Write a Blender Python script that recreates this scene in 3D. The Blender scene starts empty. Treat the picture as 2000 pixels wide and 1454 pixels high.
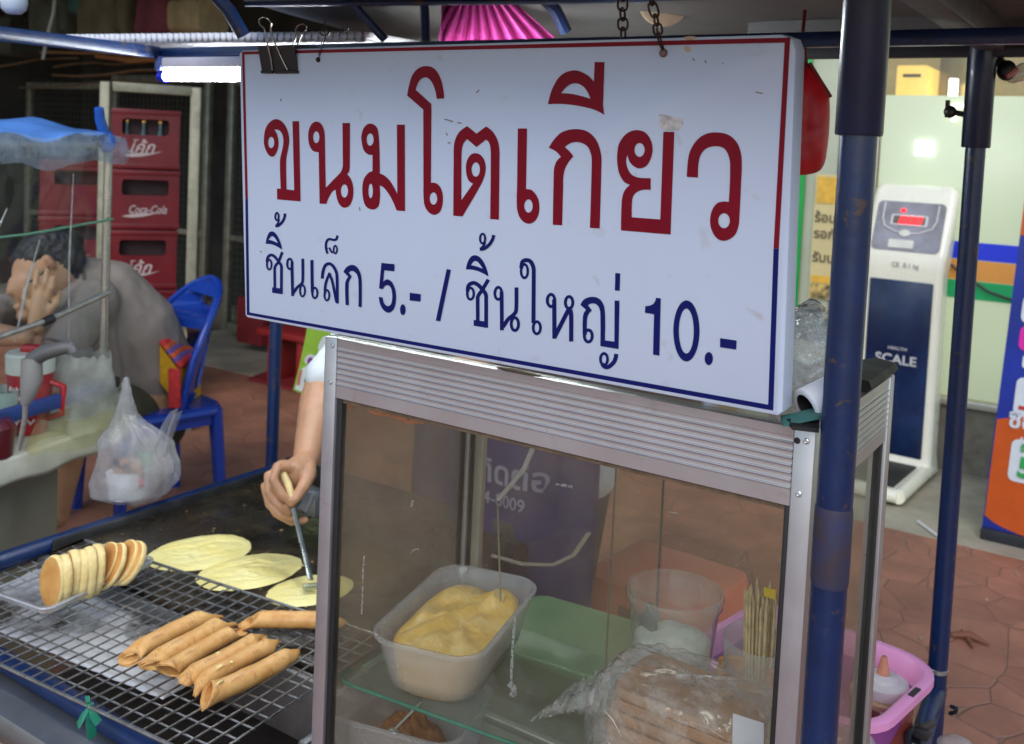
import bpy, bmesh, math, random
from mathutils import Vector, Matrix, noise
from mathutils.geometry import tessellate_polygon
random.seed(7)
R = math.radians
S = bpy.context.scene
COL = S.collection

# ------------------------------------------------------------------ camera
RX = Vector((0.83343667, 0.5507219, 0.04570236))      # image right, in the world
RD = Vector((0.07027291, -0.02358976, -0.99724884))   # image down
RF = Vector((-0.54812867, 0.83435539, -0.0583614))    # viewing direction
CAM = Vector((0, 0, 1.5))
FPX, PX, PY = 1950.0, 1000.0, 400.0
cd = bpy.data.cameras.new('camera')
cam = bpy.data.objects.new('camera', cd)
COL.objects.link(cam)
m3 = Matrix((RX, -RD, -RF)).transposed()
cam.matrix_world = Matrix.Translation(CAM) @ m3.to_4x4()
cd.sensor_width = 36.0
cd.lens = FPX / 2000 * 36
cd.shift_y = -(727 - PY) / 2000
cd.clip_start, cd.clip_end = 0.02, 500
cd.dof.use_dof = True
cd.dof.focus_distance = 1.12
cd.dof.aperture_fstop = 9.0
S.camera = cam

# ------------------------------------------------------------------ world, sun, exposure
SUN_DIR = Vector((-0.28, 0.70, -0.66)).normalized()   # the way the light travels
w = bpy.data.worlds.new('World'); S.world = w; w.use_nodes = True
nt = w.node_tree
bg = nt.nodes['Background']
sky = nt.nodes.new('ShaderNodeTexSky'); sky.sky_type = 'NISHITA'; sky.sun_disc = False
sky.sun_elevation = math.asin(-SUN_DIR.z)
sky.sun_rotation = math.atan2(-SUN_DIR.x, -SUN_DIR.y)
sky.altitude = 0; sky.air_density = 1.0; sky.dust_density = 0.6; sky.ozone_density = 2.0
nt.links.new(sky.outputs[0], bg.inputs[0]); bg.inputs[1].default_value = 0.11
sd = bpy.data.lights.new('sun', 'SUN'); sd.energy = 1.0; sd.angle = R(40); sd.color = (1.0, 0.965, 0.92)
so = bpy.data.objects.new('sun', sd); COL.objects.link(so)
so.rotation_euler = SUN_DIR.to_track_quat('-Z', 'Y').to_euler(); so.location = (2, -4, 6)
S.view_settings.view_transform = 'Standard'; S.view_settings.look = 'None'
S.view_settings.exposure = 0.86; S.view_settings.gamma = 1.0
S.render.engine = 'CYCLES'
S.cycles.use_denoising = True
S.cycles.max_bounces = 10; S.cycles.transparent_max_bounces = 24
S.cycles.diffuse_bounces = 4; S.cycles.glossy_bounces = 4
S.cycles.caustics_reflective = False; S.cycles.caustics_refractive = False
S.cycles.sample_clamp_indirect = 4.0

# ------------------------------------------------------------------ pixel rays of the surveyed photograph -> world points
def ray(px, py): return RX * ((px - PX) / FPX) + RD * ((py - PY) / FPX) + RF
def at_d(px, py, d): return CAM + ray(px, py) * d
def at_y(px, py, y): r = ray(px, py); return CAM + r * ((y - CAM.y) / r.y)
def at_z(px, py, z): r = ray(px, py); return CAM + r * ((z - CAM.z) / r.z)
def at_x(px, py, x): r = ray(px, py); return CAM + r * ((x - CAM.x) / r.x)
def at_plane(px, py, o, n): r = ray(px, py); return CAM + r * ((o - CAM).dot(n) / r.dot(n))

# ------------------------------------------------------------------ materials
MATS = {}
def mat(name, col, rough=0.5, metal=0.0, var=0.12, scale=12.0, bump=0.0, bscale=80.0, col2=None, spec=0.5,
        coat=0.0, alpha=1.0, trans=0.0, wear=None, emit=None, estr=0.0, sss=0.0, thr=None, rvar=0.12, stretch=None, sub=None):
    if name in MATS: return MATS[name]
    m = bpy.data.materials.new(name); m.use_nodes = True
    t = m.node_tree; N, L = t.nodes, t.links
    b = N['Principled BSDF']
    tc = N.new('ShaderNodeTexCoord'); mp = N.new('ShaderNodeMapping')
    L.new(tc.outputs['Object'], mp.inputs[0])
    if stretch: mp.inputs['Scale'].default_value = stretch
    n1 = N.new('ShaderNodeTexNoise'); n1.inputs['Scale'].default_value = scale; n1.inputs['Detail'].default_value = 6; n1.inputs['Roughness'].default_value = 0.62
    L.new(mp.outputs[0], n1.inputs['Vector'])
    rp = N.new('ShaderNodeValToRGB')
    lo, hi = thr if thr else (0.3, 0.7)
    rp.color_ramp.elements[0].position = lo; rp.color_ramp.elements[1].position = hi
    c = Vector(col)
    ca = c * (1 - var); cb = Vector(col2) if col2 else c * (1 + var)
    if col2: ca = c
    rp.color_ramp.elements[0].color = (*[max(0, min(1, v)) for v in ca], 1)
    rp.color_ramp.elements[1].color = (*[max(0, min(1, v)) for v in cb], 1)
    L.new(n1.outputs['Fac'], rp.inputs[0]); col_out = rp.outputs[0]
    if wear:                                    # chips, grime and scuffs with a shape of their own: (colour, scale, lower, upper, amount)
        nw = N.new('ShaderNodeTexNoise'); nw.inputs['Scale'].default_value = wear[1]; nw.inputs['Detail'].default_value = 9; nw.inputs['Roughness'].default_value = .72; nw.inputs['Distortion'].default_value = .8
        L.new(mp.outputs[0], nw.inputs['Vector'])
        rw = N.new('ShaderNodeMapRange'); rw.inputs[1].default_value = wear[2]; rw.inputs[2].default_value = wear[3]; rw.inputs[4].default_value = wear[4]; L.new(nw.outputs['Fac'], rw.inputs[0])
        mw = N.new('ShaderNodeMix'); mw.data_type = 'RGBA'; L.new(rw.outputs[0], mw.inputs[0]); L.new(col_out, mw.inputs[6]); mw.inputs[7].default_value = (*wear[0], 1); col_out = mw.outputs[2]
    L.new(col_out, b.inputs['Base Color'])
    n2 = N.new('ShaderNodeTexNoise'); n2.inputs['Scale'].default_value = scale * 2.3; n2.inputs['Detail'].default_value = 5
    L.new(mp.outputs[0], n2.inputs['Vector'])
    mr = N.new('ShaderNodeMapRange'); mr.inputs[3].default_value = max(0.02, rough - rvar); mr.inputs[4].default_value = min(1, rough + rvar)
    L.new(n2.outputs['Fac'], mr.inputs[0]); L.new(mr.outputs[0], b.inputs['Roughness'])
    b.inputs['Metallic'].default_value = metal
    b.inputs['Specular IOR Level'].default_value = spec
    b.inputs['Coat Weight'].default_value = coat
    b.inputs['Alpha'].default_value = alpha
    b.inputs['Transmission Weight'].default_value = trans
    if sss:
        b.inputs['Subsurface Weight'].default_value = sss
        b.inputs['Subsurface Radius'].default_value = (0.6, 0.35, 0.2); b.inputs['Subsurface Scale'].default_value = 0.012
    if emit:
        b.inputs['Emission Color'].default_value = (*emit, 1); b.inputs['Emission Strength'].default_value = estr
    if bump:
        n3 = N.new('ShaderNodeTexNoise'); n3.inputs['Scale'].default_value = bscale; n3.inputs['Detail'].default_value = 4
        L.new(mp.outputs[0], n3.inputs['Vector'])
        bp = N.new('ShaderNodeBump'); bp.inputs['Strength'].default_value = bump; bp.inputs['Distance'].default_value = 0.004
        L.new(n3.outputs['Fac'], bp.inputs['Height']); L.new(bp.outputs[0], b.inputs['Normal'])
    MATS[name] = m
    return m

def sheet(name, tint=(1, 1, 1), haze=(0.7, 0.7, 0.7), lo=0.05, hi=0.3, rough=0.05, scale=8.0, gloss=1.0, bump=0.0, bscale=20.0, thr=(0.35, 0.75)):
    """thin clear or greasy sheet: transparent + haze film by noise + Fresnel gloss"""
    if name in MATS: return MATS[name]
    m = bpy.data.materials.new(name); m.use_nodes = True
    t = m.node_tree; N, L = t.nodes, t.links
    N.remove(N['Principled BSDF']); out = N['Material Output']
    tr = N.new('ShaderNodeBsdfTransparent'); tr.inputs[0].default_value = (*tint, 1)
    df = N.new('ShaderNodeBsdfDiffuse'); df.inputs[0].default_value = (*haze, 1)
    tl = N.new('ShaderNodeBsdfTranslucent'); tl.inputs[0].default_value = (*haze, 1)
    dm = N.new('ShaderNodeMixShader'); dm.inputs[0].default_value = 0.5
    L.new(df.outputs[0], dm.inputs[1]); L.new(tl.outputs[0], dm.inputs[2])
    gl = N.new('ShaderNodeBsdfGlossy'); gl.inputs['Roughness'].default_value = rough
    tc = N.new('ShaderNodeTexCoord')
    nz = N.new('ShaderNodeTexNoise'); nz.inputs['Scale'].default_value = scale; nz.inputs['Detail'].default_value = 7; nz.inputs['Roughness'].default_value = 0.65
    L.new(tc.outputs['Object'], nz.inputs['Vector'])
    mr = N.new('ShaderNodeMapRange'); mr.inputs[1].default_value = thr[0]; mr.inputs[2].default_value = thr[1]; mr.inputs[3].default_value = lo; mr.inputs[4].default_value = hi
    L.new(nz.outputs['Fac'], mr.inputs[0])
    m1 = N.new('ShaderNodeMixShader'); L.new(mr.outputs[0], m1.inputs[0]); L.new(tr.outputs[0], m1.inputs[1]); L.new(dm.outputs[0], m1.inputs[2])
    fr = N.new('ShaderNodeFresnel'); ge = N.new('ShaderNodeNewGeometry')
    io = N.new('ShaderNodeMapRange'); io.inputs[3].default_value = 1.45; io.inputs[4].default_value = 1 / 1.45   # same gloss from either side of a thin wall
    L.new(ge.outputs['Backfacing'], io.inputs[0]); L.new(io.outputs[0], fr.inputs[0])
    ml = N.new('ShaderNodeMath'); ml.operation = 'MULTIPLY'; ml.inputs[1].default_value = gloss
    L.new(fr.outputs[0], ml.inputs[0])
    m2 = N.new('ShaderNodeMixShader'); L.new(ml.outputs[0], m2.inputs[0]); L.new(m1.outputs[0], m2.inputs[1]); L.new(gl.outputs[0], m2.inputs[2])
    if bump:
        n3 = N.new('ShaderNodeTexNoise'); n3.inputs['Scale'].default_value = bscale; n3.inputs['Detail'].default_value = 3
        L.new(tc.outputs['Object'], n3.inputs['Vector'])
        bp = N.new('ShaderNodeBump'); bp.inputs['Strength'].default_value = bump; bp.inputs['Distance'].default_value = 0.01
        L.new(n3.outputs['Fac'], bp.inputs['Height'])
        L.new(bp.outputs[0], gl.inputs['Normal']); L.new(bp.outputs[0], fr.inputs['Normal']); L.new(bp.outputs[0], df.inputs['Normal'])
    L.new(m2.outputs[0], out.inputs[0])
    MATS[name] = m
    return m

def glow(name, col, strength):
    if name in MATS: return MATS[name]
    m = bpy.data.materials.new(name); m.use_nodes = True
    t = m.node_tree; N, L = t.nodes, t.links
    N.remove(N['Principled BSDF'])
    e = N.new('ShaderNodeEmission'); e.inputs[0].default_value = (*col, 1); e.inputs[1].default_value = strength
    L.new(e.outputs[0], N['Material Output'].inputs[0])
    MATS[name] = m
    return m

# ------------------------------------------------------------------ mesh builder
def frames(pts, closed=False):
    n = len(pts); T = []
    for i in range(n):
        a = pts[i - 1] if (i > 0 or closed) else pts[i]
        b = pts[(i + 1) % n] if (i < n - 1 or closed) else pts[i]
        d = (b - a); T.append(d.normalized() if d.length > 1e-9 else Vector((0, 0, 1)))
    up = Vector((0, 0, 1)) if abs(T[0].z) < 0.9 else Vector((1, 0, 0))
    u = T[0].cross(up).normalized(); F = []
    for i in range(n):
        u = (u - T[i] * u.dot(T[i]))
        u = u.normalized() if u.length > 1e-6 else T[i].orthogonal().normalized()
        F.append((u, T[i].cross(u)))
    return F

class MB:
    def __init__(s): s.bm = bmesh.new()
    def _mi(s, faces, mi):
        for f in faces: f.material_index = mi
    def poly(s, vs, fs, mi=0):
        V = [s.bm.verts.new(v) for v in vs]; out = []
        for f in fs:
            try: out.append(s.bm.faces.new([V[i] for i in f]))
            except ValueError: pass
        s._mi(out, mi); return out
    def box(s, c, size, rot=None, bevel=0.0, seg=2, mi=0):
        M = Matrix.Translation(Vector(c)) @ (rot.to_4x4() if rot else Matrix.Identity(4)) @ Matrix.Diagonal((*size, 1))
        r = bmesh.ops.create_cube(s.bm, size=1.0, matrix=M); vs = r['verts']
        fs = {f for v in vs for f in v.link_faces}; s._mi(fs, mi)
        if bevel > 0:
            es = list({e for v in vs for e in v.link_edges})
            rr = bmesh.ops.bevel(s.bm, geom=es, offset=min(bevel, min(size) * 0.49), segments=seg, profile=0.5, affect='EDGES', clamp_overlap=True)
            s._mi(rr['faces'], mi)
        return s
    def bx(s, lo, hi, bevel=0.0, seg=2, mi=0):
        lo, hi = Vector(lo), Vector(hi)
        return s.box((lo + hi) / 2, [abs(a) for a in (hi - lo)], None, bevel, seg, mi)
    def loft(s, loops, cap0=True, cap1=True, mi=0, closed=True):
        rows = [[s.bm.verts.new(p) for p in l] for l in loops]; fs = []
        n = len(rows[0])
        for a, b in zip(rows, rows[1:]):
            for i in range(n if closed else n - 1):
                j = (i + 1) % n
                try: fs.append(s.bm.faces.new((a[i], a[j], b[j], b[i])))
                except ValueError: pass
        if cap0: fs.append(s.bm.faces.new(list(reversed(rows[0]))))
        if cap1: fs.append(s.bm.faces.new(rows[-1]))
        s._mi(fs, mi); return s
    def tube(s, pts, r, n=8, mi=0, closed=False, caps=True, flat=1.0):
        pts = [Vector(p) for p in pts]; F = frames(pts, closed); loops = []
        for i, p in enumerate(pts):
            rr = r[i] if isinstance(r, (list, tuple)) else r
            u, v = F[i]
            loops.append([p + u * (math.cos(2 * math.pi * k / n) * rr) + v * (math.sin(2 * math.pi * k / n) * rr * flat) for k in range(n)])
        if closed: loops.append(loops[0]); return s.loft_closed(loops, mi)
        return s.loft(loops, caps, caps, mi)
    def loft_closed(s, loops, mi=0):
        rows = [[s.bm.verts.new(p) for p in l] for l in loops[:-1]]; fs = []
        n = len(rows[0]); m = len(rows)
        for k in range(m):
            a, b = rows[k], rows[(k + 1) % m]
            for i in range(n):
                j = (i + 1) % n; fs.append(s.bm.faces.new((a[i], a[j], b[j], b[i])))
        s._mi(fs, mi); return s
    def capsule(s, pts, r, n=12, mi=0):
        """tapered limb with round ends"""
        pts = [Vector(p) for p in pts]; rs = list(r) if isinstance(r, (list, tuple)) else [r] * len(pts)
        a = (pts[0] - pts[1]).normalized(); b = (pts[-1] - pts[-2]).normalized()
        P, Q = [], []
        for k in range(4):
            t = math.pi / 2 * (1 - k / 4) * 0.97
            P.append(pts[0] + a * (math.sin(t) * rs[0])); Q.append(max(1e-4, math.cos(t) * rs[0]))
        P += pts; Q += rs
        for k in range(1, 5):
            t = math.pi / 2 * (k / 4) * 0.97
            P.append(pts[-1] + b * (math.sin(t) * rs[-1])); Q.append(max(1e-4, math.cos(t) * rs[-1]))
        return s.tube(P, Q, n, mi)
    def ball(s, c, r, rot=None, mi=0, sub=3):
        if not isinstance(r, (list, tuple)): r = (r, r, r)
        M = Matrix.Translation(Vector(c)) @ (rot.to_4x4() if rot else Matrix.Identity(4)) @ Matrix.Diagonal((*r, 1))
        q = bmesh.ops.create_icosphere(s.bm, subdivisions=sub, radius=1.0, matrix=M)
        s._mi({f for v in q['verts'] for f in v.link_faces}, mi); return s
    def lathe(s, prof, c, n=32, mi=0, axis=None, cap0=False, cap1=False):
        c = Vector(c); ax = (axis or Vector((0, 0, 1))).normalized(); u = ax.orthogonal().normalized(); v = ax.cross(u)
        loops = [[c + ax * z + (u * math.cos(2 * math.pi * k / n) + v * math.sin(2 * math.pi * k / n)) * max(r, 1e-5) for k in range(n)] for r, z in prof]
        return s.loft(loops, cap0, cap1, mi)
    def grid(s, fn, nu, nv, mi=0, cu=False):
        rows = [[s.bm.verts.new(fn(i / nu, j / nv)) for i in range(nu + (0 if cu else 1))] for j in range(nv + 1)]; fs = []
        n = len(rows[0])
        for j in range(nv):
            for i in range(n if cu else n - 1):
                k = (i + 1) % n
                fs.append(s.bm.faces.new((rows[j][i], rows[j][k], rows[j + 1][k], rows[j + 1][i])))
        s._mi(fs, mi); return s
    def flat(s, outline, holes=(), fn=None, mi=0):
        """2-D outline with holes -> triangles through fn(x, y)"""
        loops = [[Vector((p[0], p[1], 0)) for p in l] for l in [outline, *holes]]
        pts = [p for l in loops for p in l]
        tris = tessellate_polygon(loops)
        return s.poly([fn(p.x, p.y) for p in pts], tris, mi)
    def slab(s, outline, fn, off, mi=0):
        """2-D outline -> plate: fn(x, y) front, fn + off back"""
        a = [fn(*p[:2]) for p in outline]; b = [p + off for p in a]
        return s.loft([b, a], True, True, mi)
    def build(s, name, mats, parent=None, angle=40, smooth=True, local=False, mods=None):
        if not isinstance(mats, (list, tuple)): mats = [mats]
        bmesh.ops.recalc_face_normals(s.bm, faces=s.bm.faces[:])
        me = bpy.data.meshes.new(name); s.bm.to_mesh(me); s.bm.free()
        return link(name, me, mats, parent, angle, smooth, local, mods)

def link(name, me, mats, parent=None, angle=40, smooth=True, local=False, mods=None):
    me.materials.clear()
    for m in mats: me.materials.append(m)
    if smooth and len(me.polygons):
        me.polygons.foreach_set('use_smooth', [True] * len(me.polygons))
        me.set_sharp_from_angle(angle=R(angle))
    o = bpy.data.objects.new(name, me); COL.objects.link(o)
    if parent is not None:
        root = parent
        while root.parent: root = root.parent
        if not local: me.transform(ROOTS[root.name].inverted())
        o.parent = parent
    elif not local:
        vs = me.vertices
        if len(vs):
            lo = [min(v.co[k] for v in vs) for k in range(3)]; hi = [max(v.co[k] for v in vs) for k in range(3)]
            b = Vector(((lo[0] + hi[0]) / 2, (lo[1] + hi[1]) / 2, lo[2]))
            me.transform(Matrix.Translation(-b)); o.location = b
    if mods: mods(o)
    me.update(); return o

ROOTS = {}
def thing(name, label, cat, loc=(0, 0, 0), rz=0.0, group=None):
    o = bpy.data.objects.new(name, None); COL.objects.link(o); o.empty_display_size = 0.05
    o.location = loc; o.rotation_euler = (0, 0, rz)
    ROOTS[o.name] = Matrix.Translation(Vector(loc)) @ Matrix.Rotation(rz, 4, 'Z')
    return tag(o, label, cat, group)
def tag(o, label, cat, group=None):
    o['label'] = label; o['category'] = cat
    if group: o['group'] = group
    return o
def struct(o, kind='structure'):
    o['kind'] = kind; return o
def dup(root, label, loc=None, rot=None, group=None):
    c = root.copy(); COL.objects.link(c)
    if loc is not None: c.location = loc
    if rot is not None: c.rotation_euler = rot
    c['label'] = label
    if group: c['group'] = group
    for ch in root.children:
        k = ch.copy(); COL.objects.link(k); k.parent = c
        for g in ch.children:
            q = g.copy(); COL.objects.link(q); q.parent = k
    return c
def solidify(t, off=-1):
    def f(o):
        m = o.modifiers.new('thickness', 'SOLIDIFY'); m.thickness = t; m.offset = off
    return f
def organic(name, mb, voxel, mats, parent=None, smooth_it=6, factor=0.5):
    """fuse overlapping closed shapes into one continuous skin"""
    bmesh.ops.recalc_face_normals(mb.bm, faces=mb.bm.faces[:])
    me = bpy.data.meshes.new('tmp'); mb.bm.to_mesh(me); mb.bm.free()
    o = bpy.data.objects.new('tmp', me); COL.objects.link(o)
    r = o.modifiers.new('r', 'REMESH'); r.mode = 'VOXEL'; r.voxel_size = voxel
    if smooth_it:
        k = o.modifiers.new('s', 'SMOOTH'); k.iterations = smooth_it; k.factor = factor
    dg = bpy.context.evaluated_depsgraph_get(); dg.update()
    ev = bpy.data.meshes.new_from_object(o.evaluated_get(dg))
    bpy.data.objects.remove(o); bpy.data.meshes.remove(me)
    ev.name = name
    return link(name, ev, mats if isinstance(mats, list) else [mats], parent, 180)

def wrinkle(o, amp, f, seed=0.0, fine=0.35, fold=None):
    """cloth folds and creases pushed into the mesh itself"""
    me = o.data; nn = [v.normal.copy() for v in me.vertices]
    for v, n in zip(me.vertices, nn):
        p = v.co; q = Vector((p.x * f, p.y * f, p.z * f * .55)) + Vector((seed, seed, seed))
        k = noise.noise(q); r = 1 - abs(noise.noise(q * 1.7 + Vector((3, 1, 2)))) * 2.2
        v.co = p + n * (amp * (k * .7 + r * .5) + amp * fine * noise.noise(q * 4.5))
    me.update()
def curve_outline(pts, n=6):
    """closed outline; points with a third value are sharp corners, the others run smoothly"""
    N = len(pts); out = []
    P = [Vector((p[0], p[1])) for p in pts]; C = [len(p) > 2 for p in pts]
    def tan(i):
        a, b, c = P[i - 1], P[i], P[(i + 1) % N]
        d = (c - a); return d.normalized() if d.length else d
    for i in range(N):
        j = (i + 1) % N; d = P[j] - P[i]; L = d.length
        if L < 1e-6: continue
        if C[i] and C[j]: out.append(P[i]); continue
        t0 = d if C[i] else tan(i) * L
        t1 = d if C[j] else tan(j) * L
        if C[i]: t0 = d * 1.5 - t1 * 0.5
        if C[j]: t1 = d * 1.5 - t0 * 0.5
        for k in range(n):
            t = k / n; t2, t3 = t * t, t * t * t
            out.append(P[i] * (2 * t3 - 3 * t2 + 1) + t0 * (t3 - 2 * t2 + t) + P[j] * (-2 * t3 + 3 * t2) + t1 * (t3 - t2))
    return out
def ell(cx, cy, rx, ry, n=24): return [(cx + rx * math.cos(2 * math.pi * k / n), cy + ry * math.sin(2 * math.pi * k / n)) for k in range(n)]
def stroke2(pts, w, n=6):
    """open centre line -> outline of constant width"""
    P = [Vector(p[:2]) for p in pts]; Q = []
    for i in range(len(P) - 1):
        a = P[i - 1] if i else P[i] * 2 - P[i + 1]; b, c = P[i], P[i + 1]
        d = P[i + 2] if i + 2 < len(P) else c * 2 - b
        if len(P) == 2: Q += [b, c]; break
        for k in range(n):
            t = k / n
            Q.append(0.5 * ((2 * b) + (c - a) * t + (2 * a - 5 * b + 4 * c - d) * t * t + (3 * b - a - 3 * c + d) * t ** 3))
    if len(P) > 2: Q.append(P[-1])
    Lf, Rt = [], []
    for i, p in enumerate(Q):
        d = (Q[min(i + 1, len(Q) - 1)] - Q[max(i - 1, 0)]).normalized(); nn = Vector((-d.y, d.x)) * (w / 2)
        Lf.append(p + nn); Rt.append(p - nn)
    return Lf + Rt[::-1]
def text_into(mb, s, o, u, v, height, mi=0, bold=0.0, spacing=1.0, align='LEFT', shear=0.0, wide=1.0):
    """real lettering set in the frame o, u (right), v (up)"""
    c = bpy.data.curves.new('t', 'FONT'); c.body = s; c.size = 1.0; c.offset = bold; c.space_character = spacing; c.align_x = align; c.shear = shear
    c.resolution_u = 4
    ob = bpy.data.objects.new('t', c); COL.objects.link(ob)
    dg = bpy.context.evaluated_depsgraph_get(); dg.update()
    me = bpy.data.meshes.new_from_object(ob.evaluated_get(dg))
    bpy.data.objects.remove(ob); bpy.data.curves.remove(c)
    vs = [o + u * (q.co.x * height * wide) + v * (q.co.y * height) for q in me.vertices]
    fs = [tuple(p.vertices) for p in me.polygons]
    bpy.data.meshes.remove(me)
    return mb.poly(vs, fs, mi)
def rrect(hx, hy, r, n=5):
    out = []
    for (sx, sy, a0) in ((1, 1, 0), (-1, 1, 90), (-1, -1, 180), (1, -1, 270)):
        for k in range(n + 1):
            a = R(a0 + 90 * k / n); out.append((sx * (hx - r) + r * math.cos(a), sy * (hy - r) + r * math.sin(a)))
    return out
def container(mb, c, ang, bot, top, h, r, t=0.0016, lip=0.004, mi=0, n=6):
    """open rounded-rectangle tub"""
    c = Vector(c); ca, sa = math.cos(ang), math.sin(ang)
    def loop(hx, hy, rr, z): return [c + Vector((x * ca - y * sa, x * sa + y * ca, z)) for x, y in rrect(hx, hy, rr, n)]
    b, p = bot, top
    L = [loop(b[0] - r * .25, b[1] - r * .25, r * .8, 0), loop(b[0], b[1], r, r * .22)]
    for k in range(1, 5):
        f = k / 4; L.append(loop(b[0] + (p[0] - b[0]) * f, b[1] + (p[1] - b[1]) * f, r, r * .22 + (h - lip - r * .22) * f))
    L += [loop(p[0] + lip, p[1] + lip, r + lip, h - lip), loop(p[0] + lip, p[1] + lip, r + lip, h - lip * .2), loop(p[0] + lip * .7, p[1] + lip * .7, r + lip * .7, h),
          loop(p[0], p[1], r, h), loop(p[0] - t, p[1] - t, r - t * .5, h - .002)]
    for k in range(3, -1, -1):
        f = k / 4; L.append(loop(b[0] - t + (p[0] - b[0]) * f, b[1] - t + (p[1] - b[1]) * f, r - t * .5, r * .22 + t + (h - lip - r * .22 - t) * f))
    L.append(loop(b[0] - r * .25 - t, b[1] - r * .25 - t, r * .7, t))
    mb.loft(L, True, True, mi)
def nz(p, f=1.0, seed=0.0): return noise.noise(Vector((p[0] * f + seed, p[1] * f - seed, p[2] * f + seed * .7)))
#@@SECTIONS@@
# ================================================================== SETTING
def ground_mat():
    m = bpy.data.materials.new('terracotta_paving'); m.use_nodes = True
    t = m.node_tree; N, L = t.nodes, t.links; b = N['Principled BSDF']
    tc = N.new('ShaderNodeTexCoord'); mp = N.new('ShaderNodeMapping'); mp.inputs['Scale'].default_value = (1.45, 1.45, 1.45)
    L.new(tc.outputs['Object'], mp.inputs[0])
    wn = N.new('ShaderNodeTexNoise'); wn.inputs['Scale'].default_value = 1.4; L.new(mp.outputs[0], wn.inputs['Vector'])
    wm = N.new('ShaderNodeMix'); wm.data_type = 'VECTOR'; wm.inputs[0].default_value = 0.12
    L.new(mp.outputs[0], wm.inputs[4]); L.new(wn.outputs['Color'], wm.inputs[5])
    ve = N.new('ShaderNodeTexVoronoi'); ve.feature = 'DISTANCE_TO_EDGE'; L.new(wm.outputs[1], ve.inputs['Vector'])
    vc = N.new('ShaderNodeTexVoronoi'); L.new(wm.outputs[1], vc.inputs['Vector'])
    st = N.new('ShaderNodeValToRGB'); st.color_ramp.elements[0].position = 0.005; st.color_ramp.elements[1].position = 0.022
    L.new(ve.outputs['Distance'], st.inputs[0])
    dn = N.new('ShaderNodeTexNoise'); dn.inputs['Scale'].default_value = 3.0; dn.inputs['Detail'].default_value = 8; dn.inputs['Roughness'].default_value = .7; L.new(tc.outputs['Object'], dn.inputs['Vector'])
    cr = N.new('ShaderNodeValToRGB'); e = cr.color_ramp.elements
    e[0].position = .3; e[0].color = (.24, .105, .064, 1); e[1].position = .72; e[1].color = (.50, .22, .128, 1)
    L.new(dn.outputs['Fac'], cr.inputs[0])
    hs = N.new('ShaderNodeMix'); hs.data_type = 'RGBA'; hs.blend_type = 'MULTIPLY'; hs.inputs[0].default_value = .45
    sep = N.new('ShaderNodeSeparateColor'); L.new(vc.outputs['Color'], sep.inputs[0])
    mr = N.new('ShaderNodeMapRange'); mr.inputs[3].default_value = .75; mr.inputs[4].default_value = 1.15; L.new(sep.outputs[0], mr.inputs[0])
    L.new(cr.outputs[0], hs.inputs[6]); L.new(mr.outputs[0], hs.inputs[7])
    mx = N.new('ShaderNodeMix'); mx.data_type = 'RGBA'; L.new(st.outputs[0], mx.inputs[0]); mx.inputs[6].default_value = (.28, .15, .10, 1); L.new(hs.outputs[2], mx.inputs[7])
    L.new(mx.outputs[2], b.inputs['Base Color'])
    r2 = N.new('ShaderNodeMapRange'); r2.inputs[3].default_value = .35; r2.inputs[4].default_value = .75; L.new(dn.outputs['Fac'], r2.inputs[0]); L.new(r2.outputs[0], b.inputs['Roughness'])
    bp = N.new('ShaderNodeBump'); bp.inputs['Strength'].default_value = .6; bp.inputs['Distance'].default_value = .006
    ad = N.new('ShaderNodeMath'); ad.operation = 'ADD'; L.new(st.outputs[0], ad.inputs[0]); L.new(dn.outputs['Fac'], ad.inputs[1]); L.new(ad.outputs[0], bp.inputs['Height'])
    L.new(bp.outputs[0], b.inputs['Normal'])
    return m
mb = MB(); mb.poly([(-150, -150, 0), (150, -150, 0), (150, 150, 0), (-150, 150, 0)], [(0, 1, 2, 3)])
struct(mb.build('ground', ground_mat()))
concrete = mat('concrete', (.36, .325, .24), .7, var=.28, scale=4, bump=.25, bscale=60, wear=((.12, .10, .075), 7, .55, .75, .7))
mb = MB(); mb.bx((-12, 4.26, -.05), (6, 9, .004))
struct(mb.build('pavement', concrete))

# ---- shop front with frosted glass
YW = 5.27
cream = mat('cream_frame', (.6, .58, .48), .5)
alum_d = mat('dull_aluminium', (.42, .40, .36), .38, .9, var=.1, scale=20)
shop = thing('shop_front', 'lit shop front with frosted glass, blue orange and green stripes and low wall', 'shop front', (-.2, YW, 0))
fro = mat('frosted_glass', (.34, .38, .28), .22, var=.04, scale=2, emit=(.64, .75, .47), estr=.27, spec=.6, rvar=.06)
_t = fro.node_tree; _n = _t.nodes.new('ShaderNodeTexNoise'); _n.inputs['Scale'].default_value = 1.1; _n.inputs['Detail'].default_value = 1.5
_m = _t.nodes.new('ShaderNodeMapRange'); _m.inputs[1].default_value = .3; _m.inputs[2].default_value = .7; _m.inputs[3].default_value = .19; _m.inputs[4].default_value = .31
_t.links.new(_t.nodes['Texture Coordinate'].outputs['Object'], _n.inputs['Vector']); _t.links.new(_n.outputs['Fac'], _m.inputs[0]); _t.links.new(_m.outputs[0], _t.nodes['Principled BSDF'].inputs['Emission Strength'])   # uneven light from the shelves behind
mb = MB(); mb.bx((-1.24, YW, .372), (3.6, YW + .012, 1.845)); mb.build('glass', fro, shop)
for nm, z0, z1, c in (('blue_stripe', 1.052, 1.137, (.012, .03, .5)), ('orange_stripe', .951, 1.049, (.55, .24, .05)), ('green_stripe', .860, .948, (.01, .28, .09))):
    mb = MB(); mb.bx((-1.24, YW - .006, z0), (3.6, YW - .002, z1)); mb.build(nm, mat(nm, c, .35, var=.05, emit=c, estr=.16), shop)
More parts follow.
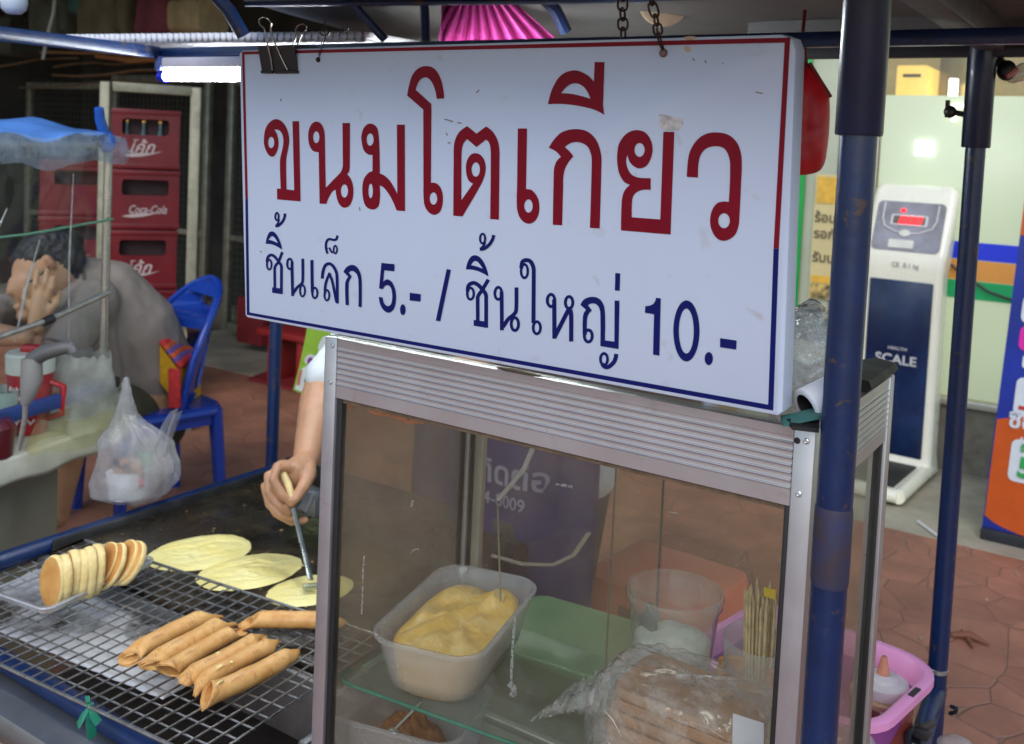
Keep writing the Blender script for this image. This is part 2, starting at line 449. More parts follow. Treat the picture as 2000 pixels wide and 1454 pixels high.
mb = MB(); mb.bx((-2.1, YW - .05, .335), (3.6, YW + .05, .368), .006); mb.build('sill', mat('sill_metal', (.55, .53, .47), .35, .6), shop)
mb = MB(); mb.bx((-2.1, YW - .02, 0), (3.6, YW + .12, .332)); mb.build('base_wall', mat('base_wall', (.17, .155, .12), .75, var=.3, scale=4, bump=.2, wear=((.05, .045, .035), 5, .5, .75, .8)), shop)
for xa, xb in ((-1.30, -1.245), (-1.40, -1.33), (3.62, 3.7)): mb = MB(); mb.bx((xa, YW - .03, .37), (xb, YW + .03, 2.6), .004); mb.build('frame', alum_d, shop)
mb = MB(); mb.bx((-1.24, YW, 1.85), (3.6, YW + .006, 2.6)); mb.build('clear_glass', sheet('clear_glass', lo=0, hi=.05), shop)
mb = MB(); mb.bx((-2.4, YW - .1, 2.62), (3.8, YW + 2.6, 2.8)); mb.bx((-2.3, YW + 2.4, 0), (3.8, YW + 2.5, 2.6)); mb.bx((3.75, YW + .1, 0), (3.85, YW + 2.4, 2.6)); mb.bx((-1.3, YW + .2, 0), (-1.26, YW + 2.4, 1.8))
mb.build('interior', mat('gold_interior', (.32, .25, .11), .3, var=.5, scale=3, emit=(.5, .38, .12), estr=.22), shop)
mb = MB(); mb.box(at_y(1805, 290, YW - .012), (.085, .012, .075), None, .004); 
tag(mb.build('lamp_reflection', glow('reflection_white', (.85, 1, .95), 2.2)), 'small square white lamp reflection on the frosted shop glass, made as a glowing plate', 'lamp')  # glowing plate stands in for a lamp's reflection in the glass
t = thing('yellow_cabinet', 'bright yellow display box with dark slot behind the glass above the frosted pane', 'display box', (-1.22, 6.1, 1.2))
p0, p1 = at_y(1752, 128, 6.1), at_y(1808, 192, 6.1)
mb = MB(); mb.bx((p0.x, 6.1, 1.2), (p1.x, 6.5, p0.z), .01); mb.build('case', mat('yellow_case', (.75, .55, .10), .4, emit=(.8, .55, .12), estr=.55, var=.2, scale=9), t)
q0, q1 = at_y(1764, 145, 6.09), at_y(1798, 151, 6.09)
mb = MB(); mb.bx((q0.x, 6.085, q1.z), (q1.x, 6.098, q0.z)); mb.build('slot', mat('slot_dark', (.05, .045, .03), .5), t)
mb = MB(); mb.bx((at_y(1836, 130, 6.4).x, 6.4, 1.2), (at_y(1903, 130, 6.4).x, 6.43, 2.2)); 
tag(mb.build('gold_mirror', mat('gold_mirror', (.25, .18, .06), .15, .7, var=.5, scale=2.5)), 'dark gold mirror panel inside the shop above the frosted glass', 'mirror')
mb = MB(); c = at_y(1862, 172, 6.2); mb.lathe([(.001, 0), (.024, 0), (.024, .1), (.001, .1)], c - Vector((0, 0, .05)), 16)
tag(mb.build('ceiling_bulb', glow('bulb', (1, .98, .85), 3.5)), 'small bright bulb shining inside the shop before the gold mirror', 'lamp')
mb = MB(); c = at_y(1880, 207, YW - .02); mb.bx(c - Vector((.05, 0, .008)), c + Vector((.05, .01, .008)), .003); mb.bx(c + Vector((-.047, 0, -.075)), c + Vector((-.025, .01, -.008)), .003)
tag(mb.build('bracket_lamp', glow('tube_yellow', (1, .97, .75), 2.4)), 'small angled strip lamp glowing at the top of the frosted glass', 'lamp')

# pillar, posters beside the shop glass
mb = MB(); mb.bx((-1.86, YW - .14, 0), (-1.415, YW + .2, 2.9), .008)
tag(mb.build('pillar', mat('pillar_paint', (.42, .45, .33), .6, var=.12, scale=3, bump=.1)), 'pale green pillar between the hanging sign and the front post', 'pillar')
pl, pr = at_y(1593, 340, YW - .16), at_y(1650, 340, YW - .16)
t = thing('poster', 'cream and yellow notice with Thai lines taped to the pale green pillar', 'poster', (pl.x + .1, YW - .15, at_y(1600, 585, YW - .16).z))
zt, zb = pl.z, at_y(1600, 585, YW - .16).z
mb = MB(); mb.bx((pl.x, YW - .152, zb), (pl.x + .155, YW - .146, zt)); mb.build('sheet', mat('poster_cream', (.62, .52, .25), .5, var=.1, scale=5), t)
mb = MB(); h = zt - zb
mb.bx((pl.x + .012, YW - .1565, zt - h * .23), (pl.x + .148, YW - .1535, zt - h * .02)); mb.build('ochre_picture', mat('poster_yellow', (.72, .42, .05), .5, var=.2, scale=20), t); mb = MB(); mb.bx((pl.x + .012, YW - .1565, zb + h * .13), (pl.x + .148, YW - .1535, zb + h * .19))
mb.build('yellow_band', mat('poster_yellow', (.72, .42, .05), .5, var=.2, scale=20), t)
mb = MB()
for i, s in enumerate(('ร้อนกันต้ม', 'รอกันตัว', 'รับบาท')):
    text_into(mb, s, Vector((pl.x + .008, YW - .158, zt - h * (.38 + .13 * i + (.06 if i == 2 else 0)))), Vector((1, 0, 0)), Vector((0, 0, 1)), h * .105, bold=.02)
mb.build('lettering', mat('poster_ink', (.12, .09, .05), .5), t)
mb = MB(); mb.bx((pl.x + .01, YW - .157, zb + .005), (pl.x + .148, YW - .1535, zb + h * .12)); mb.build('picture', mat('poster_picture', (.04, .03, .02), .5, col2=(.7, .5, .15), thr=(.4, .6), scale=22), t)
gl_, gr_ = at_y(1546, 340, YW - .2), at_y(1571, 340, YW - .2)
mb = MB(); mb.bx((gl_.x - .32, YW - .19, at_y(1555, 603, YW - .2).z), (gr_.x, YW - .17, 2.3), .004)
tag(mb.build('green_banner', mat('green_banner', (.005, .33, .05), .45, var=.1)), 'narrow bright green banner edge hanging beside the pale green pillar', 'banner')

# ---- red bag hanging by the sign
def red_bag():
    o = at_d(1590, 330, 1.55)
    def P(px, py, d=1.55): return at_d(px, py, d)
    out = curve_outline([(1535, 120, 1), (1560, 125), (1580, 124), (1620, 185, 1), (1621, 230), (1616, 290), (1605, 330), (1575, 342), (1548, 340), (1530, 330, 1)], 5)
    mb = MB(); n = RF
    rings = []
    cx, cy = 1578, 245
    for s_, dd in ((.02, -.026), (.2, -.026), (.4, -.0255), (.6, -.024), (.8, -.019), (.93, -.010), (1, 0), (1, .012), (.95, .022), (.8, .034), (.5, .042), (.05, .045)):
        rings.append([P(cx + (p.x - cx) * s_, cy + (p.y - cy) * s_, 1.55 + dd + .005 * nz((p.x * .02 * s_, p.y * .02 * s_, 0), 1.1)) for p in out])
    mb.loft(rings, True, True)
    t = thing('red_bag', 'glossy red cloth bag hanging behind the right edge of the hanging sign', 'bag', P(1578, 342))
    mb.build('body', mat('red_cloth', (.55, .008, .016), .42, var=.25, scale=25, bump=.3, bscale=30), t, 60)
    mb = MB(); mb.tube([P(1581, 124, 1.54), P(1600, 155, 1.545), P(1622, 190, 1.55)], .0035, 8)
    mb.build('zip_edge', mat('dark_red', (.16, .01, .01), .5), t)
    mb = MB(); mb.tube([P(1575, 130), P(1568, 60), P(1572, 20)], .003, 6); mb.build('strap', mat('dark_red', (.16, .01, .01), .5), t)
red_bag()

# ---- weighing scale
def scale():
    G = Vector((-1.04, 4.95, 0))
    rz = R(-3)
    t = thing('weighing_scale', 'white column weighing scale with navy panel and red lit digits by the shop', 'scale', G, rz)
    wh = mat('scale_white', (.84, .82, .66), .3, var=.04, coat=.3); bk = mat('scale_rubber', (.02, .02, .018), .6)
    def P(x, y, z): return Vector((x, y, z))
    def colloop(z, hw, yf, ybk, r):
        return [P(x, (yf + ybk) / 2 + y, z) for x, y in rrect(hw, (ybk - yf) / 2, r, 5)]
    mb = MB()
    mb.loft([colloop(.03, .192, .0, .21, .03), colloop(.07, .190, .03, .20, .03), colloop(.12, .186, .045, .19, .03), colloop(.98, .180, .05, .19, .03), colloop(1.05, .188, .045, .20, .03),
             colloop(1.09, .192, .058, .20, .03), colloop(1.33, .196, .160, .245, .03), colloop(1.375, .190, .180, .245, .028), colloop(1.40, .165, .20, .240, .018)], True, True)
    mb.build('column', wh, t, 50, local=True)
    mb = MB(); mb.bx((-.146, .036, .105), (.146, .049, .945), .012, 3); mb.build('panel', mat('scale_navy', (.004, .012, .05), .25, var=.4, scale=2.2, col2=(.012, .05, .16), thr=(.42, .72)), t, local=True)
    mb = MB(); text_into(mb, 'SCALE', Vector((0, .0345, .545)), Vector((1, 0, 0)), Vector((0, 0, 1)), .062, bold=.02, align='CENTER', wide=1.1)
    text_into(mb, 'HEALTH', Vector((.005, .0345, .612)), Vector((1, 0, 0)), Vector((0, 0, 1)), .02, bold=.015, align='CENTER', wide=1.2)
    mb.build('lettering', mat('scale_letter', (.55, .55, .55), .4), t, local=True)
    # display face on the slope
    sl = Vector((0, .132, .315)).normalized(); nn = Vector((0, -sl.z, sl.y)); o = P(0, .053, 1.075)
    def F(u, v, k=0.0): return o + Vector((u, 0, 0)) + sl * v + nn * k
    mb = MB(); mb.slab(rrect(.158, .126, .024), lambda x, y: F(x, y + .135, .006), nn * -.01); face = mb.build('display_face', mat('scale_face', (.20, .19, .19), .25, var=.0, col2=(.34, .34, .38), scale=5, spec=.6), t, local=True)
    mb = MB(); pts = [F(-.125, .25, .009), F(-.125, .17, .009), F(-.11, .13, .009), F(-.06, .105, .009), F(0, .096, .009), F(.06, .105, .009), F(.11, .13, .009), F(.125, .17, .009), F(.125, .25, .009)]
    mb.tube(pts, .004, 6); mb.slab(rrect(.085, .028, .008), lambda x, y: F(x, y + .165, .0105), nn * -.006)
    mb.build('trim_line', mat('scale_trim', (.62, .62, .6), .3), face, local=True)
    mb = MB(); mb.slab(rrect(.074, .02, .004), lambda x, y: F(x, y + .165, .0125), nn * -.004); mb.build('screen', mat('scale_screen', (.16, .12, .09), .3), face, local=True)
    led = glow('red_led', (1, .012, .02), 3.0)
    for i in range(3):
        u0 = -.028 + i * .036; mb = MB()
        for dx, dy, a, b in ((-.011, .007, .006, .017), (.011, .007, .006, .017), (-.011, -.008, .006, .017), (.011, -.008, .006, .017), (0, .016, .022, .006), (0, -.017, .022, .006)):
            mb.slab([(-a / 2, -b / 2), (a / 2, -b / 2), (a / 2, b / 2), (-a / 2, b / 2)], lambda x, y: F(u0 + dx + x + (dy + y) * .25, .165 + dy + y, .0145 + .0002 * (dx == 0)), nn * -.002)
        mb.build('digit', led, face, local=True)
    mb = MB(); mb.slab(ell(-.035, .215, .011, .009, 14), lambda x, y: F(x, y, .010), nn * -.004); mb.build('red_light', led, face, local=True)
    mb = MB(); mb.slab(ell(-.01, .098, .026, .018, 20), lambda x, y: F(x, y, .013), nn * -.006); mb.slab(rrect(.058, .021, .006), lambda x, y: F(x - .02, y + .043, .011), nn * -.006)
    mb.build('button', mat('scale_button', (.68, .68, .58), .35), face, local=True)
    mb = MB(); text_into(mb, 'CE  0.1 kg', Vector((-.05, .0405, 1.01)), Vector((1, 0, 0)), Vector((0, 0, 1)), .03, bold=.01); mb.build('small_print', mat('small_print', (.25, .26, .25), .5), t, local=True)
    mb = MB(); mb.bx((-.165, -.40, .02), (.165, .05, .07), .02, 3); mb.build('platform', wh, t, local=True)
    mb = MB(); mb.bx((-.135, -.365, .071), (.135, .02, .078), .006); mb.build('mat', bk, t, local=True)
    mb = MB(); mb.tube([P(-.165, -.41, .05), P(-.165, .05, .05)], .033, 12); mb.tube([P(.165, -.41, .05), P(.165, .1, .05)], .033, 12); mb.tube([P(-.165, -.41, .05), P(.165, -.41, .05)], .03, 12)
    mb.build('base_frame', wh, t, local=True)
scale()

# ---- blue and orange advertising board
def board():
    o = Vector((-.541, 4.394, 0)); u = Vector((1, -.03, 0)).normalized(); v = (at_y(1997, 400, 4.44) - o); v = Vector((0.045, .03, 1.0)).normalized()
    n = u.cross(v).normalized(); n = n if n.y < 0 else -n
    def F(x, y, k=0.0): return o + u * x + v * y + n * k
    W_, H_ = .62, 1.62
    t = thing('advertising_board', 'tall blue and orange advertising board with white Thai words beside the shop', 'sign board', o + Vector((.3, 0, 0)))
    mb = MB(); mb.slab([(0, .02), (W_, .02), (W_, H_), (0, H_)], lambda x, y: F(x, y, 0), n * -.03); mb.build('panel', mat('ad_blue', (.008, .026, .26), .4, var=.3, scale=3), t)
    mb = MB(); mb.flat(curve_outline([(.004, .10, 1), (.06, .07), (.2, .045), (W_ - .004, .03, 1), (W_ - .004, .60, 1), (.35, .60), (.1, .525), (.004, .495, 1)]), (), lambda x, y: F(x, y, .002))
    mb.build('orange_field', mat('ad_orange', (.52, .085, .01), .4, var=.1), t); mb = MB(); mb.flat([(.0, 1.24), (W_, 1.30), (W_, H_ - .01), (0, H_ - .01)], (), lambda x, y: F(x, y, .002))
    mb.build('orange_header', mat('ad_orange', (.52, .085, .01), .4, var=.1), t)
    def tile(x, y, w_, h_, nm, m_):
        mb = MB(); mb.slab([(a + x, b + y) for a, b in rrect(w_ / 2, h_ / 2, .025)], lambda a, b: F(a, b, .005), n * -.004); return mb.build(nm, m_, t)
    wt = mat('ad_white', (.62, .68, .72), .4, var=.05)
    tile(.117, .95, .15, .11, 'white_tile', wt); tile(.126, .835, .16, .1, 'pink_tile', mat('ad_pink', (.6, .02, .32), .4)); tile(.137, .60, .16, .155, 'white_tile', wt); tile(.163, .345, .19, .17, 'white_tile', wt)
    mb = MB(); U, V = u, v
    text_into(mb, 'ซื้อครบ', F(.046, .475, .006), U, V, .085, bold=.03); mb.build('white_lettering', wt, t); mb = MB(); text_into(mb, 'แลกรับ', F(.094, .415, .006), U, V, .045, bold=.03); mb.build('white_lettering', wt, t); mb = MB(); text_into(mb, 'แจก', F(.063, .72, .006), U, V, .075, bold=.03)
    mb.build('white_lettering', wt, t)
    mb = MB(); text_into(mb, '50', F(.10, .285, .010), U, V, .11, bold=.04); text_into(mb, 'รับ', F(.10, .385, .010), U, V, .04, bold=.03); mb.build('green_lettering', mat('ad_green', (.03, .35, .08), .4), t)
    mb = MB(); mb.flat([(.10, .645), (.19, .645), (.18, .60), (.11, .60)], (), lambda a, b: F(a, b, .009)); mb.flat([(.075, .55), (.2, .55), (.2, .565), (.075, .565)], (), lambda a, b: F(a, b, .009))
    mb.flat([(.06, .95), (.18, .95), (.18, .975), (.06, .975)], (), lambda a, b: F(a, b, .009))
    mb.build('red_mark', mat('ad_red', (.5, .03, .03), .4), t)
    mb = MB(); mb.bx(F(0, 0) + Vector((0, -.02, 0)), F(W_, 0) + Vector((0, .12, .05)), .005); mb.build('base', mat('ad_base', (.02, .022, .03), .5), t)
board()

mb = MB(); mb.tube([at_y(1846, 508, YW - .02), at_y(1880, 536, YW - .022), at_y(1930, 570, YW - .022), at_y(1985, 590, YW - .02), at_y(2060, 600, YW - .02)], .007, 8)
tag(mb.build('wall_cable', mat('cable_black', (.014, .014, .016), .45)), 'thin black cable sagging across the shop front stripes', 'cable')
mb = MB(); rl = random.Random(3)
for i in range(60):
    c = Vector((rl.uniform(-2.5, .8), rl.uniform(2.6, 5.1), .0065)); r = rl.uniform(.002, .008); mb.ball(c, (r, r * rl.uniform(.5, 1.2), .003), Matrix.Rotation(rl.random() * 3, 3, 'Z'), 0, 1)
struct(mb.build('litter', mat('litter_pale', (.45, .42, .36), .7, var=.5, scale=3)), 'stuff')
# straw and litter on the pavement
mb = MB(); mb.tube([at_z(1793, 1019, .012), at_z(1838, 1052, .012)], .006, 8)
tag(mb.build('drinking_straw', mat('straw_white', (.75, .75, .72), .4)), 'white drinking straw lying on the pavement edge near the scale', 'straw')
mb = MB(); c = at_z(1893, 1252, 0)
mb.tube([c + Vector((-.05, -.02, .012)), c + Vector((0, .0, .02)), c + Vector((.06, -.01, .01))], [.009, .013, .004], 7); mb.tube([c + Vector((-.01, .0, .015)), c + Vector((.02, -.06, .008))], [.009, .003], 6); mb.tube([c + Vector((-.02, .0, .015)), c + Vector((-.03, .05, .008))], [.007, .003], 6)
tag(mb.build('dry_leaf', mat('dry_leaf', (.22, .08, .04), .7)), 'small curled brown dry leaf on the red paving', 'leaf')
# ================================================================== DARK SHED, FENCE AND CLUTTER BEHIND
YG = 4.95
dark = mat('dark_wall', (.035, .034, .03), .8, var=.5, scale=3, bump=.3, bscale=25)
mb = MB(); mb.bx((-9, 5.9, 0), (-2.42, 6.05, 3.4)); mb.bx((-9.1, -1.0, 0), (-9, 5.9, 3.4))
tag(mb.build('shed_wall', dark), 'dark grimy shed wall behind the mesh gates', 'wall')
mb = MB(); mb.bx((-9.2, 2.35, 3.0), (-2.2, 6.2, 3.1)); mb.bx((-9.2, 2.33, 2.75), (-2.2, 2.36, 3.1))
tag(mb.build('shed_roof', mat('roof_dark', (.05, .05, .042), .8, var=.4, scale=4)), 'dark roof over the fenced storage shed', 'roof')
gal = mat('galvanised', (.30, .30, .23), .45, .7, var=.3, scale=14, bump=.1)
def gate(x0, x1, ztop, label):
    t = thing('mesh_gate', label, 'gate', ((x0 + x1) / 2, YG, 0), group='mesh gates of the storage shed')
    mb = MB()
    for a in (x0, x1): mb.bx((a - .03, YG - .025, .06), (a + .03, YG + .025, ztop), .006)
    mb.bx((x0 + .03, YG - .022, ztop - .055), (x1 - .03, YG + .022, ztop), .006); mb.bx((x0 + .03, YG - .022, .06), (x1 - .03, YG + .022, .12), .006); mb.bx((x0 + .03, YG - .02, .72), (x1 - .03, YG + .02, .76), .004)
    mb.build('frame', gal, t)
    mb = MB(); n = int((x1 - x0) / .05)
    for i in range(1, n): x = x0 + (x1 - x0) * i / n; mb.box((x, YG, (ztop + .1) / 2), (.005, .005, ztop - .16))
    for i in range(1, int(ztop / .05)): mb.box(((x0 + x1) / 2, YG + .005, .08 + i * .05), (x1 - x0 - .05, .005, .005))
    mb.build('wire_mesh', mat('mesh_wire', (.09, .09, .075), .5, .6), t)
gate(-8.3, -7.2, 1.86, 'mesh gate of the shed seen left of the red crates')
gate(-7.1, -5.98, 1.92, 'wide mesh gate of the shed standing behind the red crate stack')
gate(-5.72, -4.1, 1.90, 'mesh gate of the shed with pale frame beside the hanging sign')
gate(-4.0, -2.5, 1.90, 'mesh gate of the shed hidden mostly behind the hanging sign')
# planks and bundles lying along the top of the gates
for i, (px0, py0, px1, py1, th, c) in enumerate(((20, 108, 310, 96, .045, (.30, .17, .07)), (190, 112, 330, 118, .10, (.34, .16, .05)), (100, 150, 330, 138, .04, (.2, .12, .06)), (40, 172, 300, 158, .035, (.15, .12, .08)), (0, 128, 150, 110, .03, (.26, .18, .09)), (110, 128, 260, 122, .03, (.2, .12, .05)))):
    a, b = at_y(px0, py0, 4.6 + .04 * i), at_y(px1, py1, 4.6 + .04 * i)
    mb = MB(); mid = [a.lerp(b, f) + Vector((0, .02 * math.sin(f * 5 + i), .015 * math.sin(f * 7 + i))) for f in (0, .25, .5, .75, 1)]
    mb.tube(mid, th / 2, 6, flat=.5)
    tag(mb.build('wooden_plank', mat('plank_%s' % 'abcdef'[i], c, .7, var=.4, scale=14, stretch=(1, 8, 8), bump=.3)), ('long brown plank highest on the shed clutter', 'broad orange brown board beside the tube lamp', 'thin dark plank lying below the orange brown board', 'lowest grey brown plank resting over the mesh gates', 'short tan plank at the far left above the gates', 'short dark brown plank left of the orange brown board')[i], 'plank', 'planks stored above the mesh gates')
# cloth bundles in the dark above
for i, (px, py, r, c, lab) in enumerate(((120, 40, .22, (.06, .07, .05), 'dark green cloth bundle stored high at the far left'), (235, 40, .26, (.10, .085, .05), 'olive brown sack stored high behind the cart roof'), (330, 30, .20, (.13, .03, .04), 'dark maroon cloth bundle beside the tan cloth'), (385, 35, .17, (.30, .24, .13), 'tan cloth bundle under the curved roof rib'), (30, 70, .2, (.05, .055, .045), 'small blackish bundle at the far left top'), (165, 10, .12, (.03, .10, .09), 'small teal bundle at the top left'))):
    c_ = at_y(px, py, 4.5); mb = MB(); mb.ball(c_, (r, r * .8, r * .75), sub=4)
    for v in mb.bm.verts:
        d = v.co - c_; q = [math.copysign(abs(d[k] / (r * f)) ** .45, d[k]) * r * f for k, f in ((0, 1), (1, .8), (2, .75))]; v.co = c_ + Vector(q) * (1 + .22 * nz(v.co, 5.0, i) + .06 * math.sin(d.x * 60))
    tag(mb.build('cloth_bundle', mat('bundle_%s' % 'abcdef'[i], c, .85, var=.35, scale=6, bump=.3, bscale=15)), lab, 'bundle', 'bundles stored above the mesh gates')
mb = MB(); a, b = at_y(108, -10, 4.0), at_y(84, 116, 4.0); mb.tube([a, a.lerp(b, .3) + Vector((.02, 0, 0)), a.lerp(b, .6), b], .012, 8)
tag(mb.build('hanging_rope', mat('grey_rope', (.34, .40, .38), .7)), 'pale grey rope hanging down at the upper left', 'rope')
c_ = at_d(27, 5, 2.9); mb = MB(); mb.lathe([(.001, -.035), (.02, -.033), (.034, -.02), (.038, 0), (.036, .03), (.028, .06), (.018, .08), (.018, .11), (.001, .11)], c_, 24)
tag(mb.build('light_bulb', mat('bulb_white', (.55, .62, .66), .25, var=.03)), 'unlit round white bulb at the top left corner', 'bulb')

# tube lamp hung under the cart's roof beam
def tube_lamp():
    a, b = Vector((-1.975, 1.500, 1.640)), Vector((-.86, 1.500, 1.640))
    t = thing('tube_lamp', 'lit white fluorescent tube lamp with blue end cap left of the hanging sign', 'lamp', a)
    mb = MB(); mb.bx((a.x + .02, a.y - .021, a.z + .002), (b.x, a.y + .021, a.z + .027), .005); mb.build('housing', mat('lamp_housing', (.55, .55, .62), .4), t)
    mb = MB(); mb.tube([a + Vector((.014, 0, -.0145)), b - Vector((0, 0, .0145))], .0112, 14); mb.build('tube', glow('tube_glow', (.88, .95, 1.0), 52.0), t)
    mb = MB(); mb.bx((a.x - .004, a.y - .022, a.z - .002), (a.x + .0195, a.y + .022, a.z + .030), .004); mb.build('end_clip', mat('clip_blue_grey', (.06, .09, .28), .35), t)
    mb = MB(); mb.tube([a + Vector((-.006, 0, -.0155)), a + Vector((.0135, 0, -.0150))], .0135, 14); mb.build('end_cap', mat('cap_blue', (.0, .01, .75), .3, trans=.5), t)
tube_lamp()

# ---- red bottle crates
red = mat('crate_red', (.145, .004, .008), .42, var=.2, scale=6, bump=.05)
crate_dark = mat('crate_inside', (.03, .008, .008), .7)
def crate(base, rz, label, script, parent_of=None, bottles=False, h=.318, group='red bottle crates'):
    t = thing('bottle_crate', label, 'crate', base, rz, group)
    wd, dp = .365, .30
    mb = MB(); T = .02
    # front wall with hand opening, built as a plate with a hole
    def front(y):
        hole = [(x + .01, z + .222) for x, z in rrect(.118, .042, .018, 4)][::-1]
        out = rrect(wd / 2, h / 2 - .002, .012, 3); out = [(x, z + h / 2) for x, z in out]
        loops = [out, hole]
        for yy, flip in ((y, False), (y + T, True)):
            mb.flat(out, [hole], lambda x, z: Vector((x, yy, z)))
        for l in loops:
            n = len(l)
            for i in range(n):
                a, b = l[i], l[(i + 1) % n]
                mb.poly([(a[0], y, a[1]), (b[0], y, b[1]), (b[0], y + T, b[1]), (a[0], y + T, a[1])], [(0, 1, 2, 3)])
    front(-dp / 2); front(dp / 2 - T)
    for s in (-1, 1): mb.bx((s * wd / 2 - (T if s > 0 else 0), -dp / 2 + T + .001, .002), (s * wd / 2 + (0 if s > 0 else T), dp / 2 - T - .001, h - .003), .004)
    mb.bx((-wd / 2 + T, -dp / 2 + T, .002), (wd / 2 - T, dp / 2 - T, .018))
    mb.bx((-wd / 2 - .004, -dp / 2 - .004, .0), (wd / 2 + .004, -dp / 2 - .0005, .03), .002); mb.bx((-wd / 2 - .004, -dp / 2 - .004, h - .03), (wd / 2 + .004, -dp / 2 - .0005, h - .002), .002)
    mb.build('shell', red, t, 40, local=True)
    mb = MB(); mb.bx((-wd / 2 + .022, -dp / 2 + .06, .02), (wd / 2 - .022, -dp / 2 + .064, h - .01)); mb.build('divider', crate_dark, t, local=True)
    mb = MB(); U, V = Vector((1, 0, 0)), Vector((0, 0, 1)); y = -dp / 2 - .0015
    if script:
        text_into(mb, script, Vector((-.075, y, .085)), U, V, .062 if len(script) > 5 else .085, bold=.012, shear=.35, wide=.72 if len(script) > 5 else 1.0)
        mb.slab(curve_outline([(-.105, .068, 1), (-.05, .062), (.02, .072), (.10, .098, 1), (.03, .085), (-.04, .082)]), lambda a, b: Vector((a, y, b)), Vector((0, .001, 0)))
    mb.build('script', mat('crate_script', (.50, .42, .40), .6, var=.2), t, local=True)
    if bottles:
        for i in range(3):
            mb = MB(); c = Vector((-.085 + i * .085, -dp / 2 + .05, .02))
            mb.lathe([(.001, 0), (.03, 0), (.03, .13), (.012, .19), (.012, .235), (.001, .235)], c, 16)
            mb.build('bottle', mat('bottle_glass', (.03, .05, .045), .08, spec=.8, var=.1), t, local=True)
            mb = MB(); mb.lathe([(.0145, .225), (.0145, .238), (.001, .24)], c, 14); mb.build('bottle_cap', mat('bottle_cap', (.55, .30, .06), .25, .7), t, local=True)
    return t
cb = (at_d(217, 212, 5.3) + at_d(345, 210, 5.3)) / 2; crz = R(55)
for i, (lab, sc, bt) in enumerate((('topmost red crate of its stack, with bottles showing in its opening', 'โค้ก', True), ('second red crate from the top, with slanted white script', 'Coca-Cola', False), ('third red crate down, just above the blue chair', 'โค้ก', False), ('fourth red crate down, showing behind the blue chair back', 'Coca-Cola', False), ('lowest red crate of the stack behind the blue chair', 'โค้ก', False))):
    crate(Vector((cb.x - .12, cb.y + .09, 1.612 - .3225 * (i + 1) + .0)), crz + R((-1, 1, -1.5, .5, 0)[i]), lab, sc, bottles=bt)
c2 = at_d(150, 230, 5.9)
for i, lab in enumerate(('top red crate seen blurred through the clear sheet', 'second crate in the blurred stack behind the clear sheet', 'third crate in the blurred stack behind the clear sheet', 'bottom crate in the blurred stack behind the clear sheet')):
    crate(Vector((c2.x, c2.y, 1.30 - .32 * i - .32 + .0)), crz, lab, 'โค้ก' if i % 2 else '', group='crates in the far stack')
mb = MB(); mb.bx((c2.x - .22, c2.y - .2, 0), (c2.x + .22, c2.y + .2, .018)); tag(mb.build('pallet_board', dark), 'dark low board under the blurred crate stack', 'board')

mb = MB(); k0, k1 = at_d(204, 300, 4.75), at_d(381, 300, 4.95); zt_ = at_d(290, 166, 4.85).z
mb.box((k0.x, k0.y, zt_ / 2), (.045, .045, zt_), Matrix.Rotation(.7, 3, 'Z'), .005); mb.box((k1.x, k1.y, zt_ / 2), (.05, .05, zt_), Matrix.Rotation(.7, 3, 'Z'), .005)
kd = (k1 - k0); mb.box(((k0.x + k1.x) / 2, (k0.y + k1.y) / 2, zt_ - .02), (kd.length - .055, .04, .045), Matrix.Rotation(math.atan2(kd.y, kd.x), 3, 'Z'), .004)
tag(mb.build('metal_frame', mat('khaki_frame', (.27, .26, .18), .5, .3, var=.25, scale=14)), 'pale khaki metal frame standing before the red crate stack', 'frame')
# red mat and red bench pieces below the sign
mb = MB(); q = [at_z(485, 738, .02), at_z(585, 762, .02), at_z(640, 735, .02), at_z(560, 712, .02)]
a, b, c, d = q; mb.loft([[a - Vector((0, 0, .015)), b - Vector((0, 0, .015)), c - Vector((0, 0, .015)), d - Vector((0, 0, .015))], q], True, True)
tag(mb.build('red_mat', mat('red_mat', (.20, .015, .02), .7, var=.25)), 'flat dark red mat on the ground left of the vendor arm', 'mat')
b0 = at_z(520, 640, .3); mb = MB()
b1, b2 = at_y(545, 640, 4.3), at_y(625, 662, 4.3)
mb.box((b1 + b2) / 2, ((b2 - b1).length + .1, .28, .04), Matrix.Rotation(0, 3, 'Z'), .008)
for s in (-1, 1): mb.box((b1 + b2) / 2 + Vector((s * .12, 0, -(b1.z) / 2 - .01)), (.04, .24, b1.z - .02), None, .005)
tag(mb.build('low_bench', mat('bench_red', (.30, .02, .02), .5, var=.2)), 'low red bench in front of the mesh gate under the sign', 'bench')
p = at_y(478, 640, YG - .2); mb = MB(); mb.bx((p.x - .03, YG - .25, .06), (p.x + .22, YG - .15, p.z + .22), .01)
tag(mb.build('red_box', mat('box_red', (.22, .015, .02), .5, var=.25)), 'upright red box behind the lower left corner of the sign', 'box')

